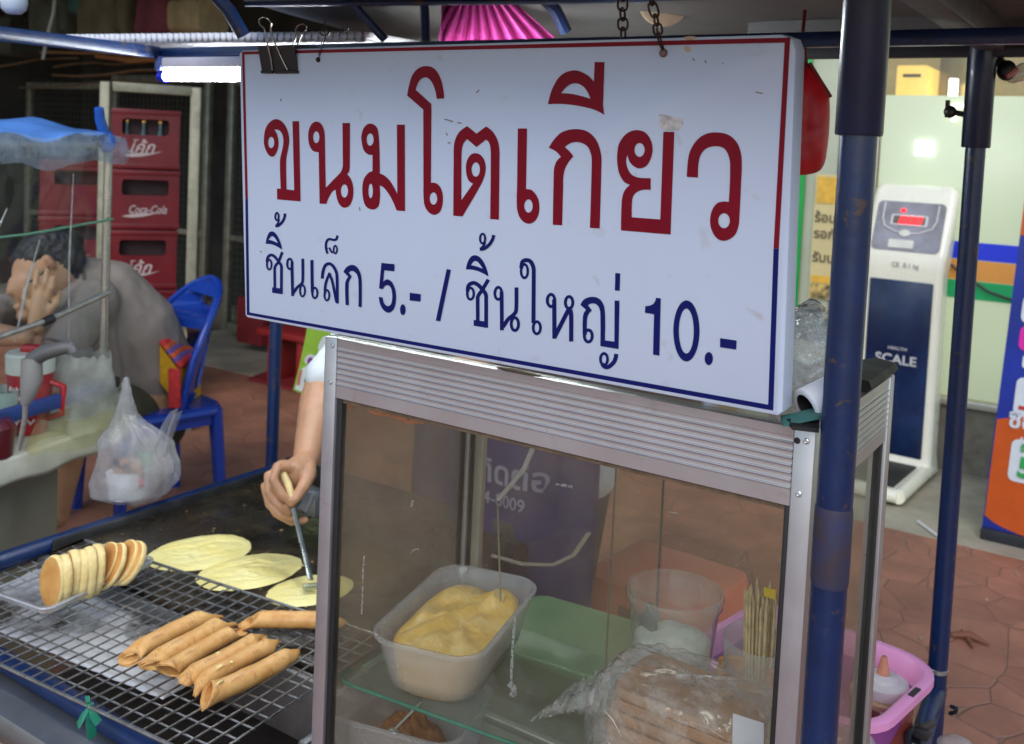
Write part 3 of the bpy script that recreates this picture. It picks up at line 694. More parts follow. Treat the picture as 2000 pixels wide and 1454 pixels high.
# green printed sack behind the vendor arm
def sack():
    def P(px, py, k=0.0): return at_d(px, py, 3.1 + k)
    t = thing('green_sack', 'lime green printed plastic sack behind the vendor arm', 'sack', P(615, 770))
    out = curve_outline([(600, 640, 1), (660, 640, 1), (660, 770, 1), (600, 772), (572, 762, 1), (588, 700)], 4)
    def S(x, y): return P(x, y, .02 * nz((x * .03, y * .03, 0)))
    mb = MB(); mb.slab(out, S, RF * .12); mb.build('body', mat('lime_green', (.27, .46, .03), .4, var=.15, scale=12, bump=.2, bscale=20), t)
    mb = MB(); mb.slab(ell(607, 706, 12, 14), lambda x, y: S(x, y) - RF * .004, RF * .003); mb.slab([(590, 720), (612, 708), (624, 745), (598, 768), (576, 760)], lambda x, y: S(x, y) - RF * .004, RF * .003); mb.slab(ell(637, 680, 15, 24), lambda x, y: S(x, y) - RF * .004, RF * .003)
    mb.build('white_print', mat('print_white', (.7, .72, .66), .5), t)
    mb = MB(); mb.slab(ell(607, 706, 6, 8), lambda x, y: S(x, y) - RF * .007, RF * .003); mb.build('purple_print', mat('print_purple', (.22, .03, .22), .5), t)
    mb = MB(); mb.slab([(607, 718), (618, 732), (600, 750), (594, 745)], lambda x, y: S(x, y) - RF * .007, RF * .003); mb.build('green_print', mat('print_green', (.02, .28, .10), .5), t)
    mb = MB(); mb.slab([(586, 724), (592, 722), (586, 752), (580, 752)], lambda x, y: S(x, y) - RF * .007, RF * .003); mb.build('red_print', mat('print_red', (.5, .12, .12), .5), t)
sack()

# ---- blue plastic chair with striped cushion, facing left
def chair():
    O = at_d(290, 842, 3.92); O.z = 0; rz = R(258)          # local +x is where the sitter faces
    blue = mat('chair_blue', (.008, .045, .32), .25, var=.1, scale=5, coat=.3)
    t = thing('plastic_chair', 'blue plastic chair with rounded back holding the dozing person', 'chair', O, rz)
    def P(x, y, z): return Vector((x, y, z))
    sh = .44
    mb = MB(); mb.slab([(x, y) for x, y in rrect(.21, .205, .06)], lambda x, y: P(x, y, sh), Vector((0, 0, -.02))); mb.tube([P(x, y, sh - .025) for x, y in rrect(.205, .2, .06)], .02, 8, closed=True); mb.loft([[P(x * k, y * k, z) for x, y in rrect(.205, .2, .06)] for k, z in ((1.0, sh - .03), (1.01, sh - .075), (.97, sh - .075), (.96, sh - .03))], False, False); mb.build('seat', blue, t, local=True)
    def B(y, z): k = z - sh; return P(-.17 - k * .17 + .17 * (y / .215) ** 2 * (1 - .45 * k / .46), y, z)
    arch = [(-.20, .0)] + [(-.215 * math.cos(a), .20 + .265 * math.sin(a)) for a in [math.pi * i / 24 for i in range(25)]] + [(.20, .0)]
    out = arch + [(.165, .0), (.125, .035), (-.125, .035), (-.165, .0)]
    h1 = [(-.172 - .0 * i, 0) for i in range(0)] + [(-.165, .06), (-.172, .12), (-.175, .20)] + [(-.125 - .05 * math.cos(math.pi * i / 10), .20 + .075 * math.sin(math.pi * i / 10)) for i in range(1, 10)] + [(-.078, .20), (-.085, .12), (-.10, .06)]
    h2 = [(-x, y) for x, y in h1][::-1]; h3 = [(x, y + .385) for x, y in rrect(.048, .024, .014, 4)]
    mb = MB()
    for k in (0, .014): mb.flat(out, [h1, h2, h3], lambda y, z: B(y, z + sh) + Vector((-k, 0, 0)))
    for l in (out, h1, h2, h3):
        n = len(l)
        for i in range(n):
            a, b = l[i], l[(i + 1) % n]; A, Bq = B(a[0], a[1] + sh), B(b[0], b[1] + sh); kx = Vector((-.014, 0, 0))
            mb.poly([A, Bq, Bq + kx, A + kx], [(0, 1, 2, 3)])
    bmesh.ops.subdivide_edges(mb.bm, edges=[e for e in mb.bm.edges if e.calc_length() > .05], cuts=3, use_grid_fill=False)
    mb.tube([B(y, z + sh) + Vector((-.007, 0, 0)) for y, z in arch], .016, 10); mb.build('backrest', blue, t, 50, local=True)
    for sx, sy in ((1, 1), (1, -1), (-1, 1), (-1, -1)):
        mb = MB(); a = P(sx * .185, sy * .18, sh - .02); b = P(sx * (.195 if sx > 0 else .215), sy * .20, 0)
        mb.tube([a, b], [.036, .028], 8, flat=.75); mb.build('leg', blue, t, local=True)
    return t
chair()
def cushion():
    t = thing('striped_cushion', 'square red cushion with yellow edge and rainbow stripes leaning on the blue chair', 'cushion', at_d(375, 760, 3.95))
    A, B_, C_, D_ = at_d(312, 672, 3.75), at_d(352, 660, 4.0), at_d(392, 702, 4.0), at_d(348, 720, 3.75)
    lo = [at_d(335, 790, 3.78), at_d(352, 660, 4.02)]
    dn = at_d(348, 795, 3.78) - at_d(348, 720, 3.75)
    names = (('red_stripe', (.55, .03, .03)), ('orange_stripe', (.62, .10, .02)), ('violet_stripe', (.14, .09, .30)), ('orange_stripe', (.62, .10, .02)), ('violet_stripe', (.14, .09, .30)), ('red_stripe', (.55, .03, .03)))
    n = len(names)
    for i, (nm, c) in enumerate(names):
        mb = MB()
        def F(u, v):
            uu = (i + u * .995) / n
            a = A.lerp(D_, uu); b = B_.lerp(C_, uu)
            p = a.lerp(b, v); return p + Vector((0, 0, .02 * math.sin(u * math.pi) * math.sin(max(.02, v) * math.pi)))
        mb.grid(F, 5, 8)
        mb.build(nm, mat('cushion_' + nm, c, .85, var=.3, scale=60, bump=.4, bscale=200), t, mods=solidify(.012))
    mb = MB(); mb.loft([[A + dn * .05, D_ + dn * .05, C_ + dn * .05, B_ + dn * .05], [A + dn * .5, D_ + dn * .5 - RX * .0, C_ + dn * .5, B_ + dn * .5], [A + dn, D_ + dn, C_ + dn, B_ + dn]])
    mb.build('yellow_side', mat('cushion_yellow', (.68, .36, .01), .85, var=.2, scale=50, bump=.4, bscale=200), t)
    mb = MB(); mb.box(D_ + dn * .5 - RX * .012 - RF * .004, (.045, .02, dn.length * .98), Matrix((RX, RF, -RD)).transposed(), .006); mb.build('red_corner', mat('cushion_red_stripe', (.55, .03, .03), .85), t)
cushion()

# ---- dozing person
def dozer():
    skin = mat('skin_tan', (.46, .25, .13), .5, var=.12, scale=14, sss=.08)
    t = thing('person', 'dozing person in brown shirt resting head on hand behind the clear sheet', 'person', Vector((-3.2, 2.45, 0)))
    D = at_d
    mb = MB()
    hc = D(88, 535, 3.66)
    ax = Matrix.Rotation(0, 3, 'Z')
    face = (D(30, 590, 3.6) - D(110, 540, 3.66)).normalized()
    rot = face.to_track_quat('X', 'Z').to_matrix()
    mb.ball(hc, (.108, .078, .118), rot); mb.ball(D(62, 565, 3.62), (.07, .06, .085), rot)
    mb.ball(D(28, 560, 3.60), (.024, .02, .02), None)                      # brow / nose
    mb.capsule([D(24, 548, 3.58), D(20, 570, 3.57)], [.014, .016]); mb.ball(D(36, 600, 3.59), (.02, .02, .012)); mb.ball(D(48, 618, 3.60), (.03, .03, .022))
    mb.ball(D(98, 512, 3.60), (.014, .022, .034), rot); mb.ball(D(34, 545, 3.58), (.014, .014, .009))
    mb.capsule([D(105, 560, 3.68), D(150, 575, 3.75)], [.06, .072])        # neck
    # right arm: upper arm down to elbow on the counter, forearm up to the cheek
    mb.capsule([D(190, 600, 3.62), D(130, 670, 3.5), D(80, 735, 3.42)], [.06, .052, .044]); mb.capsule([D(80, 735, 3.42), D(74, 680, 3.45), D(70, 620, 3.5)], [.043, .038, .028])
    mb.ball(D(78, 590, 3.53), (.035, .02, .045))
    for i, (x0, y0, x1, y1, x2, y2) in enumerate(((60, 600, 48, 585, 50, 572), (70, 580, 71, 556, 73, 536), (82, 580, 87, 552, 89, 534), (92, 585, 98, 565, 98, 550))):
        mb.capsule([D(x0, y0, 3.51), D(x1, y1, 3.50), D(x2, y2, 3.52)], [.012, .011, .009], 8)
    mb.capsule([D(88, 600, 3.51), D(104, 585, 3.51), D(108, 570, 3.53)], [.013, .012, .010], 8)
    mb.capsule([D(-60, 640, 3.5), D(0, 655, 3.4), D(50, 660, 3.35)], [.045, .04, .03]); mb.capsule([D(-110, 600, 3.75), D(-60, 640, 3.5)], [.055, .046])
    # torso core and legs
    mb.capsule([D(150, 590, 3.78), D(230, 650, 3.85), D(285, 780, 3.9)], [.12, .14, .14], 16)
    mb.capsule([D(285, 800, 3.9), D(190, 800, 3.6), D(140, 820, 3.45)], [.10, .085, .07], 12); mb.capsule([D(140, 820, 3.45), D(130, 900, 3.5), D(112, 1010, 3.5)], [.062, .058, .038], 12); mb.capsule([D(112, 1010, 3.5), D(70, 1030, 3.42)], [.04, .03], 10)
    mb.capsule([D(285, 800, 3.95), D(200, 790, 3.8), D(60, 820, 3.7)], [.10, .085, .07], 12); mb.capsule([D(60, 820, 3.7), D(60, 1000, 3.72)], [.06, .038], 12)
    organic('body', mb, .008, skin, t, 4)
    mb = MB()
    mb.capsule([D(70, 640, 3.44), D(76, 605, 3.45), D(80, 580, 3.46)], [.027, .032, .030], 12)
    for (x0, y0, x1, y1, x2, y2) in ((58, 600, 47, 582, 50, 562), (68, 580, 69, 556, 73, 530), (82, 578, 88, 552, 92, 528), (94, 582, 101, 562, 104, 543)): mb.capsule([D(x0, y0, 3.455), D(x1, y1, 3.445), D(x2, y2, 3.47)], [.0125, .0115, .009], 10)
    mb.capsule([D(92, 612, 3.45), D(110, 592, 3.455), D(116, 572, 3.48)], [.014, .0125, .010], 10)
    organic('hand', mb, .0045, mat('skin_hand', (.56, .33, .17), .5, var=.1, scale=20, sss=.08), t, 4)
    mb = MB(); mb.ball(D(100, 498, 3.69), (.118, .092, .085), rot); mb.ball(D(62, 495, 3.66), (.075, .07, .05), rot); mb.ball(D(128, 530, 3.72), (.06, .07, .07), rot); mb.ball(D(122, 505, 3.70), (.08, .08, .08), rot)
    mb.ball(D(80, 488, 3.66), (.10, .08, .06), rot)
    hair_ = organic('hair', mb, .008, mat('hair_black', (.012, .011, .010), .5, var=.3, scale=40, bump=.6, bscale=150), t, 3); wrinkle(hair_, .010, 22, 1, .8)
    mb = MB()
    mb.capsule([D(128, 560, 3.78), D(190, 585, 3.83), D(255, 650, 3.88), D(285, 720, 3.92), D(298, 775, 3.95)], [.125, .175, .185, .175, .155], 20)
    mb.capsule([D(150, 590, 3.75), D(160, 640, 3.68), D(190, 760, 3.7)], [.12, .14, .10], 14)
    mb.capsule([D(185, 590, 3.66), D(150, 645, 3.52), D(120, 690, 3.46)], [.088, .082, .072], 14); mb.capsule([D(100, 590, 3.95), D(0, 620, 3.75), D(-50, 640, 3.56)], [.09, .08, .066], 12)
    sh_o = organic('shirt', mb, .010, mat('shirt_brown', (.255, .215, .175), .85, var=.12, scale=10, bump=.35, bscale=22), t, 5); wrinkle(sh_o, .008, 7, 2)
    dk = mat('shirt_hem', (.09, .075, .062), .85, var=.15)
    def ring3(c, ax, r, k, nm):
        ax = ax.normalized(); u = ax.orthogonal().normalized(); v = ax.cross(u); q = MB(); q.tube([c + u * (math.cos(2 * math.pi * i / 24) * r) + v * (math.sin(2 * math.pi * i / 24) * r) for i in range(24)], k, 6, closed=True); q.build(nm, dk, t)
    ring3(D(122, 688, 3.462), D(120, 690, 3.46) - D(150, 645, 3.52), .074, .006, 'sleeve_hem'); ring3(D(136, 566, 3.73), D(150, 575, 3.75) - D(105, 560, 3.68), .088, .008, 'collar')
    mb = MB(); mb.capsule([D(296, 790, 3.95), D(292, 820, 3.95)], [.165, .15], 16); mb.capsule([D(280, 810, 3.9), D(200, 800, 3.62), D(150, 818, 3.48)], [.125, .102, .088], 14); mb.capsule([D(280, 810, 4.0), D(190, 800, 3.85), D(80, 820, 3.7)], [.12, .1, .085], 14)
    organic('shorts', mb, .012, mat('olive_cloth', (.06, .055, .028), .85, var=.2, scale=20, bump=.3), t, 5)
    mb = MB(); mb.tube([D(104, 514, 3.60), D(70, 545, 3.57), D(40, 558, 3.565)], .004, 6); mb.build('mask_strap', mat('strap_dark', (.03, .02, .02), .6), t)
dozer()

# ---- neighbouring cart with clear sheet and blue cover
def neighbour():
    K = Vector((-2.385, 1.645, 0)); D = Vector((-.235, .972, 0)).normalized(); Wd = Vector((-.972, -.235, 0)).normalized()   # D along the near face (away), Wd to the back
    t = thing('snack_cart', 'neighbouring cart with blue cover, steel frame and clear plastic sides at left', 'cart', K)
    def P(a, b, z): return K - D * a + Wd * b + Vector((0, 0, z))        # a: towards the camera along the face
    steel = mat('bright_steel', (.55, .54, .48), .25, .9, var=.1); white = mat('cart_white', (.42, .42, .33), .5, var=.15, scale=4)
    for a, b in ((0, 0), (1.3, 0), (0, .7), (1.3, .7)):
        mb = MB(); mb.tube([P(a, b, .70), P(a, b, 1.46)], .011, 10); mb.build('post', steel, t)
    mb = MB(); mb.tube([P(0, 0, 1.455), P(1.3, 0, 1.455)], .010, 8); mb.tube([P(0, .7, 1.455), P(1.3, .7, 1.455)], .010, 8); mb.tube([P(0, 0, 1.455), P(0, .7, 1.455)], .010, 8); mb.build('top_rail', steel, t)
    # loose cover lying over the top
    mb = MB()
    def cov(u, v):
        a = -.03 + 1.4 * u; b = -.03 + .78 * v
        z = 1.475 + .03 * math.sin(v * math.pi) + .02 * nz((a * 6, b * 6, 0)) + .006 * math.sin(a * 40 + 5 * nz((a, b, 1), 3))
        return P(a, b, z)
    mb.grid(cov, 40, 24); mb.build('blue_cover', mat('cover_blue', (.10, .27, .66), .35, var=.2, scale=9, bump=.5, bscale=18), t, 180, mods=solidify(.003))
    mb = MB()
    def skirt(u, v):
        a = -.03 + 1.4 * u
        return P(a, -.03 - .012 * math.sin(v * 3) + .012 * nz((a * 9, v * 2, 3)), 1.478 - .075 * v + .02 * nz((a * 6, 0, 0)) + .014 * v * nz((a * 11, 0, 2)))
    mb.grid(skirt, 60, 8); mb.build('clear_skirt', sheet('film_bluish', (.85, .93, 1), (.55, .72, .88), .22, .62, .15, 16, 1.2, .25, 24), t, 180)
    mb = MB(); mb.tube([P(.06, -.02, 1.55), P(.05, -.015, 1.52), P(.02, -.01, 1.47)], [.012, .013, .014], 10); mb.ball(P(.02, -.012, 1.462), (.022, .022, .03)); mb.build('blue_clip', mat('clip_blue', (.02, .10, .42), .3), t)
    # clear side sheet with folds
    mb = MB()
    def side(u, v):
        a = 1.35 * u
        return P(a, -.014 + .012 * nz((a * 5, v * 4, 2)) + .006 * math.sin(a * 25 + v * 5), .80 + .64 * v)
    mb.grid(side, 40, 24); mb.build('clear_sheet', sheet('film_clear', (.93, .95, .95), (.50, .55, .53), .0, .07, .08, 5, .8, .10, 9), t, 180)
    mb = MB()
    for a0, z0, a1, z1, w_ in ((.50, 1.02, .36, 1.30, .006), (.54, .96, .45, 1.07, .012), (.33, .98, .26, 1.22, .004), (.16, .95, .155, 1.38, .003)):
        mb.tube([P(a0, -.03, z0), P((a0 + a1) / 2 + .01, -.034, (z0 + z1) / 2), P(a1, -.03, z1)], [w_ * .4, w_, w_ * .3], 6, flat=.4)
    mb.build('sheet_fold', sheet('film_fold', (.9, .95, .95), (.7, .75, .75), .3, .8, .1, 40, 3), t)
    mb = MB(); mb.tube([P(0, -.02, 1.255), P(.3, -.03, 1.235), P(.7, -.025, 1.225)], .0035, 6); mb.build('green_cord', mat('cord_green', (.08, .22, .14), .6), t)
    mb = MB(); mb.tube([P(.02, -.03, 1.06), P(.24, -.045, 1.02), P(.8, -.05, .955)], .0075, 10); mb.build('prop_rod', mat('rod_steel', (.42, .41, .36), .4, .8, var=.3, scale=30), t)
    mb = MB(); mb.tube([P(.23, -.045, 1.022), P(.26, -.045, 1.016)], .011, 10); mb.build('rod_clamp', mat('black_plastic', (.012, .012, .013), .4), t)
    mb = MB(); mb.box(P(.66, -.02, .80), (.022, 1.36, .036), Matrix((Wd, D, Vector((0, 0, 1)))).transposed(), .005); mb.build('blue_band', mat('band_blue', (.02, .055, .22), .45, var=.15, scale=20), t)
    mb = MB(); mb.box(P(.0, -.03, .80), (.03, .035, .05), Matrix((Wd, D, Vector((0, 0, 1)))).transposed(), .006); mb.build('band_knot', mat('black_plastic', (.012, .012, .013), .4), t)
    mb = MB(); Mx = Matrix((Wd, D, Vector((0, 0, 1)))).transposed()
    mb.box(P(.65, .35, .70), (.82, 1.4, .03), Mx, .008); mb.build('counter', mat('counter_cream', (.55, .54, .44), .45, var=.15, scale=8), t)
    mb = MB()
    def cl(u, v): a = -.05 + 1.45 * u; return P(a, -.065 - .008 * math.sin(v * 2), .716 - (.05 + .02 * math.sin(a * 7) + .015 * nz((a * 8, 0, 0))) * v + .0)
    mb.grid(cl, 50, 6); mb.build('counter_cloth', mat('cloth_cream', (.58, .57, .47), .7, var=.12, scale=15, bump=.4, bscale=40), t, 180, mods=solidify(.004))
    mb = MB(); mb.box(P(.72, .36, .37), (.70, 1.16, .60), Mx, .01); mb.build('cabinet_body', mat('cart_panel', (.27, .27, .21), .45, var=.12, scale=3), t)
    mb = MB()
    for a, b in ((.2, .06), (.2, .65), (1.25, .06), (1.25, .65)): mb.tube([P(a, b, 0), P(a, b, .09)], .03, 10)
    mb.build('foot', mat('black_plastic', (.012, .012, .013), .4), t)
    return P
NP = neighbour()
# goods on the neighbouring counter
def tumbler():
    c = NP(.30, .16, .717)
    c = at_d(58, 800, 2.55); c.z = .717
    t = thing('tumbler', 'large red drink tumbler with white lid and words on the neighbouring counter', 'tumbler', c)
    mb = MB(); mb.lathe([(.001, 0), (.042, 0), (.045, .01), (.056, .155)], c, 28); mb.build('body', mat('tumbler_red', (.42, .012, .02), .35, var=.15), t)
    mb = MB(); mb.lathe([(.0575, .155), (.059, .20), (.054, .206), (.001, .206)], c, 28); mb.build('lid', mat('tumbler_lid', (.62, .66, .58), .4), t)
    mb = MB(); mb.box(c + Vector((.0, -.0, .214)), (.045, .03, .02), Matrix.Rotation(.5, 3, 'Z'), .006); mb.build('spout', mat('tumbler_red', (.42, .012, .02), .35), t)
    u = RX.copy(); u.z = 0; u.normalize(); f = -RF.copy(); f.z = 0; f.normalize()
    mb = MB()
    for i, (w0, w1) in enumerate(((-.03, .012), (-.036, .03), (-.036, .018), (-.036, .034))):
        z = .118 - .026 * i
        pts = [(w0 + (w1 - w0) * k / 9, z + (.007 if k % 2 else -.007) * (1 if k % 3 else .5)) for k in range(10)]
        mb.tube([c + f * math.sqrt(max(1e-6, .056 ** 2 - x * x)) + u * x + Vector((0, 0, y)) for x, y in pts], .0036, 5)
    mb.build('lettering', mat('tumbler_words', (.6, .55, .52), .5), t)
    mb = MB(); mb.tube([c + u * .05 + Vector((0, 0, .13)), c + u * .085 + Vector((0, 0, .12)), c + u * .085 + Vector((0, 0, .05)), c + u * .045 + Vector((0, 0, .035))], .009, 8); mb.build('handle', mat('tumbler_red', (.42, .012, .02), .35), t)
tumbler()
def tool():
    D = at_d; d = 2.28
    t = thing('grey_tool', 'grey gun shaped tool standing before the red tumbler', 'tool', D(50, 880, d))
    mb = MB(); mb.tube([D(62, 700, d), D(62, 740, d), D(54, 775, d), D(48, 790, d)], [.022, .024, .016, .010], 12); mb.build('body', mat('tool_grey', (.26, .26, .25), .4), t)
    mb = MB(); mb.tube([D(60, 705, d), D(85, 690, d), D(115, 682, d), D(138, 678, d), D(143, 690, d)], [.018, .018, .016, .014, .012], 12); mb.build('handle', mat('tool_dark', (.10, .10, .10), .45), t)
    mb = MB(); mb.tube([D(50, 785, d), D(48, 820, d), D(42, 850, d), D(36, 880, d)], .006, 8); mb.build('stem', mat('tool_stem', (.35, .33, .30), .3, .6), t)
tool()
mb = MB()
def wb(u, v):
    a = 2 * math.pi * u; c = at_d(165, 800, 2.62); c.z = .72
    r = .085 * (1 - .35 * v) * (1 + .28 * nz((math.cos(a), math.sin(a), v * 2), 1.7))
    return c + Vector((math.cos(a) * r * 1.2, math.sin(a) * r, .19 * v + .02 * nz((math.cos(a) * 2, math.sin(a) * 2, v), 2)))
mb.grid(wb, 40, 16, cu=True)
tag(mb.build('carrier_bag', sheet('bag_milky', (.9, .95, .9), (.78, .80, .72), .28, .68, .3, 9, .5, .2, 20), None, 180), 'crumpled milky carrier bag on the counter behind the steel post', 'bag')
c = at_d(5, 800, 2.5); c.z = .717; mb = MB(); mb.lathe([(.001, 0), (.035, 0), (.045, .12), (.047, .12), (.043, .115), (.034, .004), (.001, .004)], c, 24)
tag(mb.build('plastic_cup', mat('cup_mint', (.45, .58, .50), .4, trans=.2)), 'pale mint cup at the left edge beside the tumbler', 'cup')
c = at_d(-20, 880, 2.35); c.z = .717; mb = MB(); mb.lathe([(.001, 0), (.05, 0), (.055, .07), (.04, .085), (.001, .085)], c, 24)
tag(mb.build('sauce_jar', mat('jar_dark_red', (.12, .015, .02), .2, spec=.7)), 'dark red jar below the blue band at the left edge', 'jar')
mb = MB(); c = at_d(160, 795, 2.5); c.z = .718; 
def yb(u, v): a = 2 * math.pi * u; r = .11 * (1 - .2 * v); return c + Vector((math.cos(a) * r * .6, math.sin(a) * r * 1.3, .07 * v)) + Vector((0, 0, .012 * nz((math.cos(a), math.sin(a), v), 2)))
mb.grid(yb, 30, 6, cu=True)
tag(mb.build('food_packet', sheet('packet_yellow', (.95, .94, .75), (.55, .53, .33), .10, .35, .3, 9, .5, .2, 20), None, 180), 'yellowish clear packet lying behind the blue band', 'packet')

# white carrier bag hanging at the cart corner
def hang_bag():
    D = at_d; d = 2.30
    t = thing('hanging_bag', 'white plastic takeaway bag hanging from the corner of the neighbouring cart', 'bag', D(265, 980, d))
    cen = [(246, 738, 5, 5), (246, 775, 12, 10), (247, 810, 22, 16), (255, 835, 44, 26), (262, 865, 66, 36), (266, 905, 80, 44), (262, 940, 84, 46), (255, 965, 74, 42), (262, 980, 40, 26)]
    mb = MB(); px2 = d / FPX
    def F(u, v):
        k = v * (len(cen) - 1); i = min(int(k), len(cen) - 2); f = k - i
        a, b = cen[i], cen[i + 1]; x, y, rx, rz = [a[q] + (b[q] - a[q]) * f for q in range(4)]
        th = 2 * math.pi * u
        w_ = 1 + .22 * nz((math.cos(th) * 1.3, math.sin(th) * 1.3, v * 3), 1.8) * min(1, v * 3) + .05 * math.sin(th * 7 + v * 9) * min(1, v * 3)
        return D(x + math.cos(th) * rx * w_, y + 6 * nz((math.cos(th), v, 5), 2), d) + RF * (math.sin(th) * rz * w_ * px2)
    mb.grid(F, 56, 44, cu=True)
    film = sheet('bag_white', (.92, .92, .95), (.82, .82, .82), .22, .62, .25, 7, .8, .25, 26)
    mb.build('body', film, t, 180)
    mb = MB()
    def ear(u, v):
        a = D(318 + 30 * v, 880 - 78 * v - 6 * math.sin(v * 3), d); w_ = (34 - 20 * v) * (u - .5)
        return a + RX * (w_ * .8 * px2) + RD * (w_ * .45 * px2) - RF * (.022 * math.sin(u * 9 + v * 2) + .012)
    mb.grid(ear, 14, 14); mb.build('handle_loop', film, t, 180)
    mb = MB(); c = D(250, 945, d); mb.lathe([(.001, -.03), (.042, -.03), (.048, .03), (.001, .03)], c, 24, 0, -RD); mb.build('food_bowl', mat('bowl_pale', (.55, .55, .55), .4), t)
    mb = MB(); u_ = RX; f_ = -RF
    def lab(x0, y0, x1, y1, nm, c_, k=.030):
        q = MB(); q.grid(lambda u, v: D(x0 + (x1 - x0) * u, y0 + (y1 - y0) * v, d - k + .02 * (u - .5) ** 2), 8, 2); q.build(nm, c_, t, 180, mods=solidify(.001))
    mb.bm.free()
    lab(222, 895, 282, 935, 'label_picture', mat('label_dark', (.03, .04, .06), .5, col2=(.40, .22, .12), thr=(.42, .58), scale=30)); lab(212, 933, 282, 952, 'label_band', mat('label_red', (.45, .05, .04), .5, var=.3, scale=20)); lab(268, 885, 296, 915, 'label_leaf', mat('label_green', (.06, .16, .07), .5, var=.5, scale=40), .028)
    mb = MB(); mb.tube([NP(0, -.03, .80), NP(0, -.05, .79), D(246, 740, d)], .004, 6); mb.build('hook', mat('wire_steel', (.4, .4, .38), .3, .8), t)
hang_bag()
# ================================================================== THE FOOD CART
GZ = .62
blue_p = mat('paint_blue', (.002, .017, .075), .34, var=.22, scale=22, coat=.1, bump=.08, bscale=120, wear=((.075, .045, .03), 42, .58, .64, .9))
gray_b = mat('beam_grey', (.09, .09, .105), .5, var=.25, scale=15)
cart = thing('food_cart', 'blue steel framed food cart with griddle, grey roof cloth and counter', 'cart', (-1.1, 1.4, 0))
def cpost(x, y, z1, zs, r=.0166, rs=.0212, tape=False):
    mb = MB(); mb.tube([(x, y, 0), (x, y, z1)], r, 20); po = mb.build('post', blue_p, cart)
    if zs:
        mb = MB(); mb.lathe([(r + .0005, zs + .004), (rs - .001, zs), (rs, zs + .002), (rs, z1 + .02)], (x, y, 0), 20)
        mb.build('sleeve', mat('sleeve_navy', (.002, .010, .042), .33, var=.3, scale=20, coat=.1), po)
    return po
pfront = cpost(-.240, .935, 1.86, 1.524); pfar = cpost(-.286, 1.89, 1.71, 1.534, .0166, .0235); cpost(-1.985, 1.89, 1.69, 0); cpost(-1.985, .935, 1.86, 1.524)
mb = MB(); mb.lathe([(.0168, 1.105), (.0176, 1.110), (.0176, 1.150), (.0174, 1.176), (.0168, 1.180)], (-.240, .935, 0), 20); mb.build('worn_wrap', mat('worn_brown', (.045, .030, .032), .55, var=.4, scale=40, col2=(.02, .03, .09)), pfront)
mb = MB(); mb.ball((-.33, 1.885, 1.595), .011); mb.tube([(-.33, 1.885, 1.595), (-.30, 1.89, 1.59)], .005, 8); mb.box((-.335, 1.885, 1.60), (.006, .012, .03)); mb.build('wing_knob', mat('black_plastic', (.012, .012, .013), .4), pfar)
mb = MB(); mb.bx((-1.985, 1.488, 1.668), (-.16, 1.512, 1.690), .003); mb.build('roof_beam', blue_p, cart)
mb = MB(); mb.bx((-2.0, .60, 1.665), (-1.965, 1.486, 1.692), .003); mb.build('roof_beam', blue_p, cart)
mb = MB(); mb.bx((-.295, .72, 1.700), (-.25, 1.93, 1.745), .004); mb.build('roof_beam', gray_b, cart)
mb = MB(); mb.bx((-1.985, 1.878, 1.690), (.25, 1.902, 1.712), .003); mb.build('roof_beam', mat('beam_dark', (.02, .02, .026), .5), cart)
mb = MB(); mb.bx((-1.985, .920, 1.84), (.25, .95, 1.868), .003); mb.build('roof_beam', blue_p, cart)
mb = MB(); mb.bx((-.7, 1.865, 1.716), (.25, 1.872, 1.760)); mb.build('valance', mat('valance_grey', (.10, .10, .10), .7, var=.15), cart)
def bow(x, x2=None, r=.011):
    pts = [at_d(*p) for p in x]; mb = MB(); mb.tube(pts, r, 8); mb.build('roof_rib', blue_p, cart)
bow([(385, -45, 1.9), (420, -10, 1.93), (448, 22, 1.95), (475, 70, 1.97)], r=.014)
bow([(640, -40, 1.92), (690, 10, 1.95), (752, 78, 1.98)], r=.009); bow([(828, -30, 1.9), (832, 80, 1.9)], r=.0085)
bow([(1010, -40, 1.80), (1055, -8, 1.83), (1085, 20, 1.85), (1105, 62, 1.87)], r=.012); bow([(480, 8, 1.98), (760, 6, 1.9), (1120, 2, 1.8), (1400, -8, 1.72)], r=.006)
def tarp(u, v):
    x = -1.70 + 2.15 * u; y = .70 + 1.33 * v
    return Vector((x, y, 1.745 + .11 * (2.03 - y) / 1.2 + .006 * nz((x * 4, y * 4, 0)) + .008 * math.sin(x * 9)))
mb = MB(); mb.grid(tarp, 50, 40); mb.build('roof_cloth', mat('tarp_grey', (.115, .112, .105), .75, var=.12, scale=6, bump=.15, bscale=120), cart, 180, mods=solidify(.002))
def shade_flap(u, v):
    x = -1.72 + 2.2 * u; return Vector((x, .69 + .008 * math.sin(x * 30) * v + .006 * nz((x * 5, v, 0)), 1.872 - .20 * v - .012 * abs(math.sin(x * 17)) * v))
mb = MB(); mb.grid(shade_flap, 120, 8); mb.build('added_shade_flap', mat('tarp_grey', (.115, .112, .105), .75), cart, 180, mods=solidify(.002))  # unseen cloth flap, added to shade the top of the sign
